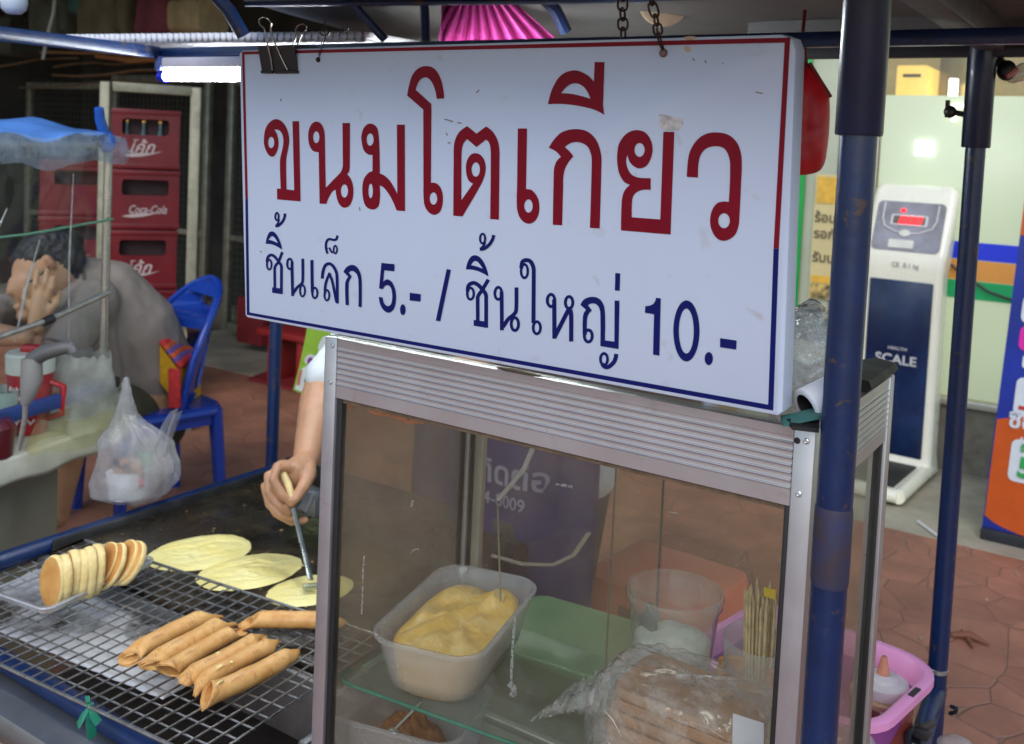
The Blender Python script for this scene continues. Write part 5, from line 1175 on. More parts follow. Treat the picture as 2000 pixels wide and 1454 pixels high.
ob = mb.build('body', [mat('basket_pink', (.80, .32, .58), .4, var=.05), mat('basket_lilac', (.32, .07, .32), .45)], t, 50)
for p in ob.data.polygons:
    if p.center.z < .095: p.material_index = 1
mb = MB(); r_ = Matrix.Rotation(bang, 3, 'Z')
mb.box(bc + r_ @ Vector((.157, .02, .1155)), (.008, .030, .002), r_); mb.build('rim_slot', mat('black_plastic', (.012, .012, .013), .4), t)
bt = at_z(1733, 1400, .62); bt = at_d(1750, 1450, 1.56); bt.x = -.322; bt.z = .607
t = thing('squeeze_bottle', 'squeeze bottle of dark red sauce with white cap in the pink basket', 'bottle', bt)
h0 = .60; BS = .72
def sq(p): return [(r * 1.25, z * .70) for r, z in p]
mb = MB(); mb.lathe(sq([(.001, .0), (.034, .0), (.038, .005), (.038, .075), (.034, .083), (.001, .083)]), bt, 32); mb.build('body', mat('sauce_red', (.16, .03, .025), .22, var=.15, coat=.3), t, 50)
mb = MB(); mb.lathe(sq([(.034, .075), (.0385, .080), (.0385, .090), (.030, .0935)]), bt, 32); mb.build('collar', mat('bottle_tan', (.42, .26, .17), .3), t)
mb = MB(); mb.lathe(sq([(.0305, .092), (.0325, .098), (.0315, .117), (.028, .121), (.020, .123), (.018, .130), (.010, .134), (.001, .134)]), bt, 32); mb.build('cap', mat('cap_white', (.62, .58, .58), .35), t, 50)
mb = MB(); mb.lathe(sq([(.0085, .132), (.0070, .145), (.0035, .173), (.001, .174)]), bt, 18); mb.build('nozzle', mat('nozzle_orange', (.58, .24, .14), .4), t)
mb = MB(); pts = [at_d(*p) for p in ((1770, 1470, 1.5), (1775, 1435, 1.52), (1795, 1420, 1.55), (1812, 1432, 1.52), (1800, 1450, 1.5), (1780, 1442, 1.53), (1800, 1425, 1.56), (1818, 1415, 1.6))]; mb.tube(pts, .006, 8)
mb.box(at_d(1800, 1432, 1.5), (.02, .012, .016), None, .002); tag(mb.build('black_cable', mat('cable_black', (.014, .014, .016), .45)), 'tangled black cable below the pink basket', 'cable')
mb = MB(); mb.tube([at_d(1858, 1380, 1.74), at_d(1868, 1384, 1.72), at_d(1866, 1392, 1.71), at_d(1856, 1394, 1.74)], .0035, 6); tag(mb.build('black_tie', mat('cable_black', (.014, .014, .016), .45)), 'small black tie knotted on the far right post', 'tie')
mb = MB(); mb.lathe([(.0168, -.004), (.0180, -.003), (.0180, .003), (.0168, .004)], (-.286, 1.89, at_y(1843, 1311, 1.89).z), 20); tag(mb.build('wire_ring', mat('wire_steel', (.4, .4, .38), .3, .8)), 'thin wire ring round the far right post', 'ring')
crump('white_scrap', 'crumpled pale plastic scrap low between the two right posts', at_d(1866, 1462, 1.7), (.03, .02, .02), sheet('bag_white', (.92, .92, .95), (.78, .78, .78), .42, .85), 'scrap', 5)
crump('pale_bag', 'small pale crumpled bag low beside the cabinet side glass', at_d(1668, 1465, 1.3), (.03, .03, .03), sheet('bag_white', (.92, .92, .95), (.78, .78, .78), .42, .85), 'bag', 8)
# ================================================================== HANGING SIGN
SO = Vector((-1.02844298, 0.89762234, 1.60859808)); SU = Vector((.73779, -.00201, .00408)).normalized(); SV = Vector((.00202, .02269, -.35494)).normalized()
SN = SU.cross(SV).normalized(); SN = SN if SN.y < 0 else -SN
SW, SH = .7378, .3557
sign = thing('hanging_sign', 'white hanging sign board with big red and blue Thai lettering and prices', 'sign', SO + SU * SW / 2 + SV * SH)
def sign_mat():
    m = mat('sign_white', (.54, .625, .77), .45, var=.03, scale=3, spec=.4)
    t = m.node_tree; N, L = t.nodes, t.links; b = N['Principled BSDF']
    base = b.inputs['Base Color'].links[0].from_socket
    tc = N.new('ShaderNodeTexCoord')
    n = N.new('ShaderNodeTexNoise'); n.inputs['Scale'].default_value = 34; n.inputs['Detail'].default_value = 6; n.inputs['Distortion'].default_value = .6; L.new(tc.outputs['Object'], n.inputs['Vector'])
    r = N.new('ShaderNodeValToRGB'); r.color_ramp.elements[0].position = .66; r.color_ramp.elements[1].position = .80; L.new(n.outputs['Fac'], r.inputs[0])
    n2 = N.new('ShaderNodeTexNoise'); n2.inputs['Scale'].default_value = 5; L.new(tc.outputs['Object'], n2.inputs['Vector'])
    mu = N.new('ShaderNodeMath'); mu.operation = 'MULTIPLY'; L.new(r.outputs[0], mu.inputs[0]); L.new(n2.outputs['Fac'], mu.inputs[1])
    x = N.new('ShaderNodeMix'); x.data_type = 'RGBA'; L.new(mu.outputs[0], x.inputs[0]); L.new(base, x.inputs[6]); x.inputs[7].default_value = (.40, .36, .33, 1)
    L.new(x.outputs[2], b.inputs['Base Color'])
    return m
def SF(x, y, k=0.0): return SO + SU * x + SV * y + SN * k
mb = MB(); c_ = .006
out = [(c_, 0), (SW - .014, 0), (SW - .004, .004), (SW, .014), (SW, SH - .004), (SW - .004, SH), (.003, SH), (0, SH - .003), (0, .004)]
def inset(o, k): return [(x + (k if x < SW / 2 else -k), y + (k if y < SH / 2 else -k)) for x, y in o]
mb.loft([[SF(x, y, 0) for x, y in inset(out, .0025)], [SF(x, y, -.0012) for x, y in inset(out, .0006)], [SF(x, y, -.003) for x, y in out], [SF(x, y, -.026) for x, y in out], [SF(x, y, -.029) for x, y in inset(out, .003)]], True, True)
mb.build('board', sign_mat(), sign, 30)
KL = [0]
def spx(px, py, k): return at_plane(px, py, SO + SN * k, SN)
def glyph(mb, org, s, outline, holes=(), n=6, mi=0):
    KL[0] += 1; k = .0005 + .000012 * (KL[0] % 40)
    o = curve_outline(outline, n) if any(len(p) > 2 for p in outline) else [Vector(p[:2]) for p in outline]
    mb.flat(o, holes, lambda x, y: spx(org[0] + x / s, org[1] + y / s, k), mi)
def ringp(mb, org, s, cx, cy, rx, ry, w_):
    glyph(mb, org, s, ell(cx, cy, rx + w_ / 2, ry + w_ / 2, 28), [ell(cx, cy, rx - w_ / 2, ry - w_ / 2, 28)[::-1]])
def strk(mb, org, s, pts, w_): glyph(mb, org, s, [tuple(p) for p in stroke2(pts, w_)])
sred = mat('letter_red', (.19, .001, .012), .5, var=.10, scale=9, spec=.2); sblue = mat('letter_blue', (.003, .006, .10), .5, var=.08, scale=9, spec=.2)
T = MB()
o, s = (500, 200), 6.61
glyph(T, o, s, [(270, 1115, 1), (318, 1118, 1), (308, 760), (322, 680), (345, 580), (352, 500), (340, 420), (300, 365), (235, 352, 1), (270, 410), (290, 520), (275, 620), (235, 690), (205, 704), (160, 680), (115, 590), (100, 490), (120, 350), (180, 255), (260, 218), (340, 255), (400, 350), (428, 480), (415, 600), (395, 700), (388, 800), (395, 1125, 1), (492, 1137, 1), (470, 245, 1), (555, 245, 1), (575, 1280, 1), (272, 1255, 1)], [ell(195, 520, 39, 73)])
glyph(T, o, s, [(808, 645, 1), (820, 1310, 1), (908, 1312, 1), (940, 1230), (990, 1150), (1028, 1130, 1), (1035, 1200), (1060, 1290), (1100, 1345), (1150, 1362), (1210, 1330), (1248, 1240), (1257, 1130), (1240, 1030), (1205, 960), (1175, 932, 1), (1203, 890), (1210, 820), (1211, 700), (1212, 268, 1), (1115, 268, 1), (1119, 700), (1118, 830), (1090, 905), (1000, 1000), (900, 1105, 1), (892, 700), (888, 480), (880, 370), (845, 285), (785, 250), (725, 275), (685, 350), (673, 450), (690, 560), (730, 625), (775, 642)], [ell(777, 452, 40, 76), ell(1141, 1146, 46, 85)])
o, s = (690, 110), 4.407
glyph(T, o, s, [(165, 850, 1), (165, 990, 1), (130, 1005), (90, 1060), (77, 1140), (85, 1230), (110, 1295), (165, 1320), (210, 1300), (228, 1240), (228, 1112, 1), (270, 1140), (330, 1230), (372, 1328, 1), (445, 1335, 1), (443, 590, 1), (375, 590, 1), (378, 1185, 1), (320, 1080), (270, 1030), (228, 1010, 1), (226, 840), (218, 680), (200, 610), (145, 580), (95, 610), (70, 680), (72, 740), (90, 810), (125, 845)], [ell(144, 718, 30, 53), ell(149, 1160, 19, 63)])
glyph(T, o, s, [(718, 367, 1), (700, 280), (665, 210), (622, 183), (570, 210), (537, 290, 1), (672, 412, 1), (668, 1090, 1), (715, 1095), (755, 1140), (772, 1220), (760, 1310), (735, 1350), (695, 1366), (650, 1345), (615, 1290), (604, 1210), (603, 1080), (602, 460, 1), (463, 340, 1), (480, 250), (510, 160), (560, 105), (630, 85), (700, 110), (750, 190), (775, 290), (781, 365, 1)], [ell(690, 1226, 32, 53)])
glyph(T, o, s, [(860, 1373, 1), (863, 900), (865, 780), (880, 710), (915, 650), (980, 602, 1), (1060, 667, 1), (1143, 605, 1), (1200, 650), (1240, 720), (1257, 800), (1258, 900), (1253, 1408, 1), (1178, 1402, 1), (1183, 900), (1180, 790), (1165, 740), (1140, 720, 1), (1060, 783, 1), (980, 715, 1), (950, 750), (935, 800), (931, 900), (930, 1240, 1), (1030, 1098, 1), (990, 1065), (970, 990), (975, 910), (1010, 850), (1055, 835), (1105, 860), (1135, 920), (1138, 990), (1120, 1060), (1080, 1140), (940, 1380, 1)], [ell(1054, 976, 36, 62)])
o, s = (990, 110), 4.154
glyph(T, o, s, [(88, 587, 1), (163, 587, 1), (155, 1078, 1), (205, 1090), (250, 1150), (264, 1220), (255, 1290), (225, 1340), (178, 1360), (130, 1340), (95, 1290), (80, 1210), (82, 1050)], [ell(175, 1216, 34, 54)])
glyph(T, o, s, [(332, 390, 1), (370, 260), (440, 155), (545, 115), (640, 145), (705, 205, 1), (712, 48, 1), (792, 48, 1), (780, 400, 1), (790, 475, 1), (700, 432), (560, 400), (440, 388)], [curve_outline([(440, 302, 1), (490, 245), (550, 220), (610, 240), (650, 285), (677, 345, 1), (570, 315), (500, 303)], 5)])
glyph(T, o, s, [(372, 1368, 1), (380, 940), (385, 900), (405, 850), (438, 818, 1), (400, 775), (340, 745, 1), (380, 680), (450, 615), (560, 592), (660, 615), (730, 690), (765, 800), (767, 900), (753, 1398, 1), (673, 1393, 1), (688, 870), (683, 800), (650, 730), (580, 698), (520, 705), (470, 737, 1), (510, 775), (540, 815, 1), (500, 860), (470, 920), (458, 980), (456, 1060), (448, 1372, 1)])
o, s = (1190, 210), 5.193
glyph(T, o, s, [(118, 1248, 1), (125, 960), (140, 880), (165, 830), (210, 785, 1), (150, 755), (100, 670), (80, 560), (80, 480), (95, 380), (150, 290), (220, 242), (300, 232), (370, 260), (420, 330), (440, 420), (425, 510), (380, 590), (310, 620), (245, 595), (205, 550), (185, 485, 1), (172, 530), (180, 600), (215, 670), (270, 705), (330, 716), (420, 718, 1), (420, 838, 1), (340, 838), (280, 860), (240, 910), (230, 1000), (228, 1115, 1), (517, 1137, 1), (548, 248, 1), (660, 248, 1), (622, 1290, 1)], [ell(307, 432, 51, 70)])
glyph(T, o, s, [(785, 705, 1), (800, 520), (825, 430), (890, 330), (980, 270), (1080, 254), (1200, 275), (1290, 350), (1335, 460), (1345, 580), (1338, 760), (1320, 1120), (1310, 1210), (1270, 1300), (1180, 1352), (1100, 1335), (1040, 1250), (1022, 1150), (1040, 1050), (1090, 975), (1160, 955), (1212, 960, 1), (1225, 580), (1205, 480), (1160, 415), (1080, 395), (990, 415), (930, 480), (905, 580), (900, 713, 1)], [ell(1164, 1150, 58, 76)])
T.build('red_lettering', sred, sign, smooth=False)
B = MB()
o, s = (500, 400), 6.608
ringp(B, o, s, 270, 155, 22, 48, 26); strk(B, o, s, [(298, 190), (288, 225), (262, 268)], 24); strk(B, o, s, [(248, 278), (292, 268), (340, 220), (366, 165), (373, 115)], 34)
glyph(B, o, s, [(122, 505, 1), (140, 420), (170, 360), (210, 345), (250, 370), (290, 430), (325, 520), (335, 582, 1), (270, 540), (200, 512)], [curve_outline([(160, 455, 1), (190, 415), (215, 408), (250, 440), (282, 500, 1), (220, 468)], 4)])
ringp(B, o, s, 170, 775, 30, 62, 26); strk(B, o, s, [(140, 745), (152, 680), (190, 650), (240, 672), (290, 735), (325, 790), (327, 860), (326, 1150)], 36); strk(B, o, s, [(338, 612), (290, 735), (245, 800), (240, 900), (242, 1090)], 34); glyph(B, o, s, [(207, 1068), (342, 1085), (342, 1157), (207, 1137)])
ringp(B, o, s, 434, 765, 32, 66, 30); strk(B, o, s, [(464, 740), (464, 850), (472, 1178)], 38); strk(B, o, s, [(480, 1140), (530, 1070), (590, 1015), (603, 950), (602, 698)], 36); ringp(B, o, s, 599, 1112, 32, 72, 26)
strk(B, o, s, [(720, 715), (722, 900), (726, 1130)], 40); ringp(B, o, s, 758, 1140, 33, 66, 28)
strk(B, o, s, [(853, 955), (862, 870), (890, 790), (940, 762), (990, 790), (1030, 860), (1045, 950), (1048, 1275)], 38); ringp(B, o, s, 914, 1170, 31, 66, 26); strk(B, o, s, [(888, 1150), (893, 1050), (915, 965), (952, 880)], 34); strk(B, o, s, [(945, 890), (985, 1000), (1036, 1255)], 34)
strk(B, o, s, [(1050, 398), (1035, 445), (1000, 455), (940, 445), (908, 480), (900, 540), (908, 590), (922, 632)], 30); strk(B, o, s, [(905, 565), (940, 545), (960, 590), (990, 625)], 24); ringp(B, o, s, 1022, 580, 22, 50, 22)
glyph(B, o, s, [(1155, 1295, 1), (1150, 1020), (1165, 970), (1190, 930, 1), (1128, 868, 1), (1170, 805), (1235, 778), (1295, 800), (1345, 880), (1362, 980), (1362, 1325, 1), (1322, 1318, 1), (1320, 980), (1300, 900), (1245, 855), (1195, 875, 1), (1235, 928, 1), (1210, 970), (1195, 1020), (1197, 1298, 1)])
o, s = (720, 480), 7.27
glyph(B, o, s, [(180, 245, 1), (365, 265, 1), (365, 365, 1), (220, 350, 1), (205, 515, 1), (240, 487), (275, 482), (330, 520), (375, 620), (388, 730), (375, 850), (340, 920), (285, 952), (220, 925), (165, 840), (143, 730, 1), (195, 735, 1), (215, 810), (240, 845), (275, 860), (315, 835), (333, 760), (333, 680), (315, 600), (285, 567), (250, 562), (215, 590), (205, 618, 1), (147, 610, 1)])
glyph(B, o, s, ell(484, 910, 39, 77)); glyph(B, o, s, [(582, 670), (738, 690), (735, 795), (582, 778)]); glyph(B, o, s, [(1107, 333), (1167, 345), (1015, 1075), (952, 1065)])
o, s = (890, 440), 6.06
ringp(B, o, s, 318, 160, 30, 57, 26); strk(B, o, s, [(347, 205), (335, 235), (300, 275)], 26); strk(B, o, s, [(284, 286), (335, 278), (395, 232), (435, 170), (449, 118)], 38)
glyph(B, o, s, [(120, 525, 1), (140, 440), (180, 375), (235, 357), (290, 385), (340, 455), (375, 545), (388, 608, 1), (300, 560), (210, 530)], [curve_outline([(180, 475, 1), (210, 435), (235, 425), (270, 445), (320, 518, 1), (250, 490)], 4)])
ringp(B, o, s, 175, 812, 39, 68, 31); strk(B, o, s, [(140, 785), (152, 715), (205, 685), (260, 705), (315, 762), (355, 820), (360, 900), (360, 1215)], 46); strk(B, o, s, [(386, 645), (315, 765), (265, 840), (260, 900), (261, 1140)], 44); glyph(B, o, s, [(212, 1122), (383, 1145), (383, 1218), (212, 1192)])
ringp(B, o, s, 504, 808, 41, 72, 34); strk(B, o, s, [(542, 790), (544, 900), (546, 1245)], 46); strk(B, o, s, [(560, 1205), (620, 1115), (695, 1050), (717, 980), (719, 738)], 46); ringp(B, o, s, 700, 1172, 43, 76, 36)
ringp(B, o, s, 813, 545, 40, 80, 31); strk(B, o, s, [(775, 510), (790, 435), (835, 415), (885, 432), (918, 500), (923, 600), (920, 1160)], 48); ringp(B, o, s, 960, 1215, 43, 72, 34)
o, s = (1060, 520), 6.922
ringp(B, o, s, 112, 465, 50, 82, 42); strk(B, o, s, [(155, 450), (156, 600), (158, 982)], 58); strk(B, o, s, [(165, 950), (345, 595)], 58); ringp(B, o, s, 356, 493, 50, 80, 42); strk(B, o, s, [(372, 590), (384, 680), (384, 1020)], 58)
ringp(B, o, s, 616, 945, 53, 80, 42); glyph(B, o, s, [(540, 930, 1), (540, 740), (550, 650), (585, 590, 1), (510, 525, 1), (560, 450), (660, 417), (760, 440), (820, 520), (842, 640), (840, 1005, 1), (968, 1022, 1), (972, 465, 1), (1038, 470, 1), (1025, 1122, 1), (778, 1082, 1), (778, 640), (760, 560), (720, 515), (670, 505), (610, 527, 1), (665, 600, 1), (620, 650), (600, 720), (596, 930, 1)])
glyph(B, o, s, [(980, 95), (1047, 100), (1040, 335), (975, 330)]); ringp(B, o, s, 828, 1260, 48, 78, 38); strk(B, o, s, [(800, 1325), (840, 1362), (890, 1362), (950, 1312), (982, 1255), (994, 1188)], 56)
o, s = (1220, 560), 8.079
glyph(B, o, s, [(495, 177, 1), (570, 187, 1), (548, 1090, 1), (447, 1075, 1), (463, 438, 1), (320, 412, 1), (325, 308, 1), (400, 300), (455, 270), (485, 220)]); glyph(B, o, s, ell(975, 700, 207, 482, 40), [ell(973, 702, 117, 355, 40)]); glyph(B, o, s, ell(1327, 1137, 65, 103)); glyph(B, o, s, [(1505, 815), (1768, 853), (1760, 995), (1505, 957)])
B.build('blue_lettering', sblue, sign, smooth=False)
def border(poly, nm, m_):
    mb = MB()
    for k, q in enumerate(poly): mb.poly([spx(x, y, .0004 + .00003 * k) for x, y in q], [(0, 1, 2, 3)])
    mb.build(nm, m_, sign, smooth=False)
border([[(472.5, 101.5), (1543.5, 73.5), (1543.0, 83.5), (472.6, 107.0)], [(472.6, 106.8), (477.2, 106.8), (484, 388.5), (479, 388.5)], [(1532.5, 83.5), (1543.0, 83.3), (1521.3, 485.5), (1510.8, 485.5)]], 'red_border', sred)
border([[(479, 388.7), (484, 388.7), (487.2, 615.8), (481.8, 614.0)], [(481.8, 609.6), (1510.3, 792.5), (1509.8, 802.4), (481.9, 615.2)], [(1510.8, 485.7), (1521.3, 485.7), (1510.4, 800), (1500, 800)]], 'blue_border', sblue)
mb = MB(); mb.flat([(1287, 223), (1300, 225), (1335, 233), (1334, 246), (1325, 255), (1300, 256), (1290, 250)], (), lambda x, y: spx(x, y, .0003)); mb.build('tape_scrap', mat('tape_grey', (.62, .61, .60), .25, col2=(.36, .33, .31), thr=(.5, .66), scale=55), sign, smooth=False)
mb = MB()
for p in ([(868, 233), (885, 238)], [(893, 240), (902, 241)], [(871, 260), (874, 265)], [(874, 279), (880, 280)], [(930, 182), (936, 176)], [(548, 193), (549, 198)], [(508, 491), (511, 493)], [(1352, 114), (1357, 119)], [(1377, 118), (1379, 124)], [(1411, 124), (1413, 125)], [(1475, 180), (1490, 183)], [(702, 405), (703, 412)]):
    mb = MB(); mb.flat(stroke2(p, 2.4), (), lambda x, y: spx(x, y, .0003)); mb.build('scuff', mat('scuff_brown', (.25, .18, .14), .6), sign, smooth=False)
mb = MB(); mb.flat(curve_outline([(1335, 74), (1350, 71), (1360, 74), (1352, 79), (1340, 78)], 4), (), lambda x, y: spx(x, y, .00025)); mb.flat(curve_outline([(1337, 93), (1345, 91), (1350, 97), (1342, 102)], 4), (), lambda x, y: spx(x, y, .00025)); mb.build('rust_stain', mat('rust_stain', (.50, .38, .28), .6, var=.3, scale=80), sign, smooth=False)
mb = MB(); mb.flat(curve_outline([(970, 716, 1), (1012, 722), (1060, 735, 1), (1048, 748), (1035, 740), (1000, 732)], 4), (), lambda x, y: spx(x, y, -.032)); tag(mb.build('brown_tape', mat('tape_brown', (.32, .20, .09), .5, var=.3, scale=50), None, mods=solidify(.001)), 'torn brown packing tape poking out below the hanging sign', 'tape')

# binder clip
t = thing('binder_clip', 'black binder clip with wire handles gripping the top left of the sign', 'clip', spx(545, 140, 0))
blk = mat('clip_black', (.010, .010, .011), .38, var=.2)
mb = MB(); q = [(503.4, 91.6, .006), (574.8, 90.4, .006), (581.4, 142.6, .0012), (511.8, 142.6, .0012)]
A = [spx(x, y, k) for x, y, k in q]; mb.loft([[p - SN * .0012 for p in A], A], True, True)
top0, top1 = spx(503.4, 91.6, .006), spx(574.8, 90.4, .006); mb.loft([[top0, top1, top1 - SN * .040, top0 - SN * .040], [p - SV * .0012 for p in (top0, top1, top1 - SN * .040, top0 - SN * .040)]], True, True)
bb = [p - SN * w_ for p, w_ in zip(A, (.046, .046, .033, .033))]; mb.loft([[p - SN * .0012 for p in bb], bb], True, True)
mb.tube([spx(511, 141, .0018), spx(533, 141.6, .0018)], .0019, 10); mb.tube([spx(538, 141.6, .0018), spx(582, 141, .0018)], .0019, 10); mb.build('body', blk, t)
chrome = mat('clip_wire', (.34, .30, .26), .25, .9, var=.2, scale=60)
mb = MB(); mb.tube([spx(x, y, k) for x, y, k in ((532, 138, .003), (529, 115, .005), (523.5, 92, .008), (520, 70, .010), (516, 56, .011), (507, 48, .011), (506, 38, .011), (514, 33.5, .011), (524, 37, .011), (530, 46, .011), (528, 58, .011), (533, 75, .009), (543, 98, .006), (553, 120, .004), (562, 137, .003))], .00095, 8); mb.build('wire_handle', chrome, t)
mb = MB(); mb.tube([spx(x, y, k) for x, y, k in ((571, 90, -.034), (577, 75, -.040), (579, 66, -.044), (577, 58, -.046), (582, 50, -.048), (592, 47, -.048), (599, 52, -.048), (597, 60, -.046), (589, 68, -.044), (584, 80, -.038), (578, 95, -.034))], .00095, 8); mb.build('wire_handle', chrome, t)

# chains and wire
rust = mat('rusty_chain', (.045, .022, .014), .55, .6, var=.6, scale=60, bump=.3, bscale=150)
def chain(label, pts, link_px, d, w_px, rpx, tailpts):
    P = [at_d(x, y, d) for x, y in pts]; mb = MB(); n = len(P); px = d / FPX
    for i in range(n - 1):
        a, b = P[i], P[i + 1]; ax = (b - a).normalized(); side = RX if i % 2 == 0 else (RX * .55 + RF * .83).normalized()
        side = (side - ax * side.dot(ax)).normalized(); m_ = (a + b) / 2; hl = (b - a).length * .64; hw = w_px * px / 2
        loop = []
        for k in range(20):
            th = 2 * math.pi * k / 20
            loop.append(m_ + ax * (math.copysign(abs(math.cos(th)) ** .7, math.cos(th)) * hl) + side * (math.copysign(abs(math.sin(th)) ** .8, math.sin(th)) * hw))
        mb.tube(loop, rpx * px, 7, closed=True)
    if tailpts: mb.tube([at_d(*p) for p in tailpts], rpx * px * .8, 7)
    return mb
sd_ = (spx(1297, 100, 0) - CAM).dot(RF)
t = thing('hanging_chain', 'rusty link chain hooked through the front of the sign', 'chain', at_d(1297, 105, sd_ - .004), group='rusty chains holding the sign')
mb = chain('', [(1266, -38), (1270, -18), (1273, 8), (1280, 31), (1283, 49), (1286, 66)], 0, sd_ - .012, 17, 2.4, [(1283, 55, sd_ - .012), (1284, 72, sd_ - .012), (1289, 88, sd_ - .010), (1294, 99, sd_ - .006)]); mb.tube([at_d(1286, 62, sd_ - .012), at_d(1291, 80, sd_ - .011), at_d(1296, 96, sd_ - .006)], .0009, 7); mb.build('links', rust, t)
mb = MB(); mb.lathe([(.0001, .0035), (.003, .003), (.0042, .0015), (.0044, 0)], spx(1296, 104, .0), 14, 0, SN); mb.build('hook_end', mat('rust_pink', (.20, .12, .11), .5, .3), t)
mb = chain('', [(1216, -40), (1216, -20), (1216, 0), (1216, 19), (1216, 38), (1217, 57), (1217, 76)], 0, sd_ + .055, 19, 2.3, None)
tag(mb.build('hanging_chain', rust), 'rusty link chain going down behind the sign top edge', 'chain', 'rusty chains holding the sign')
ld = (spx(622, 110, 0) - CAM).dot(RF)
mb = MB(); c0 = at_d(634, 63, ld); mb.tube([c0 + RX * (math.cos(k * .524) * .0052) + RD * (math.sin(k * .524) * .0046) for k in range(12)], .0011, 7, closed=True)
mb.tube([at_d(634, 40, ld), at_d(634, 58, ld)], .0008, 6); mb.tube([at_d(633, 70, ld), at_d(628, 85, ld - .004), at_d(622, 108, ld - .004)], .0006, 6); mb.tube([at_d(636, 70, ld), at_d(630, 92, ld - .004), at_d(623, 112, ld - .004)], .0006, 6); mb.lathe([(.0001, .003), (.002, .003), (.0032, .0015), (.0033, 0)], spx(622, 117, 0), 12, 0, SN)
mb.tube([at_d(668, 55, ld + .02), at_d(674, 66, ld + .02), at_d(680, 56, ld + .02)], .0011, 6); mb.tube([at_d(668, 68, ld + .02), at_d(674, 60, ld + .02), at_d(679, 68, ld + .02)], .0011, 6)
tag(mb.build('wire_hanger', mat('dark_wire', (.03, .018, .016), .5, .5)), 'thin dark wire loop tying the sign beside the binder clip', 'wire')

# ================================================================== RACK AND FOOD
RZ = .645
FR, FL, BL, BR = [at_z(*p, RZ) for p in ((401, 1487), (-212, 1199), (164, 1055), (756, 1247))]
rack = thing('cooling_rack', 'steel wire cooling rack laid over the front of the griddle', 'rack', (FR + FL + BL + BR) / 4)
wire = mat('rack_wire', (.30, .29, .27), .35, .85, var=.45, scale=40)
mb = MB(); up = Vector((0, 0, 1))
mb.tube([FL, FR, BR, BL], .0030, 8, closed=True); mb.build('rim', wire, rack)
mb = MB(); n = 30
for i in range(1, n):
    f = i / n; a, b = FL.lerp(FR, f), BL.lerp(BR, f); sag = Vector((random.uniform(-.001, .001), 0, -.001)); mb.tube([a + up * .001, a.lerp(b, .33) + sag, a.lerp(b, .66) + sag, b + up * .001], .00165, 6)
mb.build('long_wires', wire, rack)
mb = MB(); n = 13
for i in range(1, n):
    f = i / n; mb.tube([FL.lerp(BL, f) - up * .0032, FR.lerp(BR, f) - up * .0032], .0015, 6)
mb.build('cross_wires', wire, rack)
for i, px in enumerate(((172, 1388, 155, 1412), (182, 1390, 185, 1434), (192, 1386, 198, 1410))):
    pass
t = thing('green_ribbon', 'knotted green plastic ribbon tied to the front wire of the rack', 'ribbon', at_z(178, 1385, RZ))
grn = sheet('ribbon_green', (.5, .8, .65), (.02, .22, .13), .55, .85, .2, 30, 1.5)
mb = MB(); K = at_z(176, 1378, RZ)
for dx, dy, w_ in ((-20, 35, .007), (8, 58, .008), (20, 30, .006), (-2, -22, .004)):
    e = K + RX * (dx * 1.5 / FPX) + RD * (dy * 1.5 / FPX) - RF * .006; mb.tube([K, K.lerp(e, .5) - RF * .004, e], [w_ * .35, w_, w_], 6, flat=.15)
mb.ball(K, (.006, .006, .005), sub=2); mb.build('strips', mat('ribbon_green2', (.02, .20, .12), .25, var=.3, scale=60), t)

# rolled crepes
rollm = mat('crepe_tan', (.56, .25, .06), .5, var=.0, col2=(.76, .45, .16), thr=(.32, .66), scale=24, wear=((.30, .10, .022), 34, .55, .70, .85), bump=.25, bscale=45, sss=.08)
rollin = mat('crepe_inside', (.40, .20, .065), .6, var=.15)
cream_s = mat('custard_spot', (.80, .66, .28), .5, var=.1)
specs = [((256, 1278), (416, 1199)), ((300, 1290), (446, 1211)), ((332, 1308), (471, 1228)), ((364, 1322), (513, 1243)), ((385, 1338), (540, 1256)), ((408, 1357), (574, 1277)), ((483, 1212), (660, 1214))]
labs = ['leftmost rolled crepe of the row on the wire rack', 'second rolled crepe from the left in the row on the rack', 'third rolled crepe from the left with a wide flared mouth', 'fourth rolled crepe from the left with small pale spots', 'fifth rolled crepe from the left, beside the open front one', 'front rolled crepe with open round end and custard drop', 'single rolled crepe lying apart near the cabinet edge']
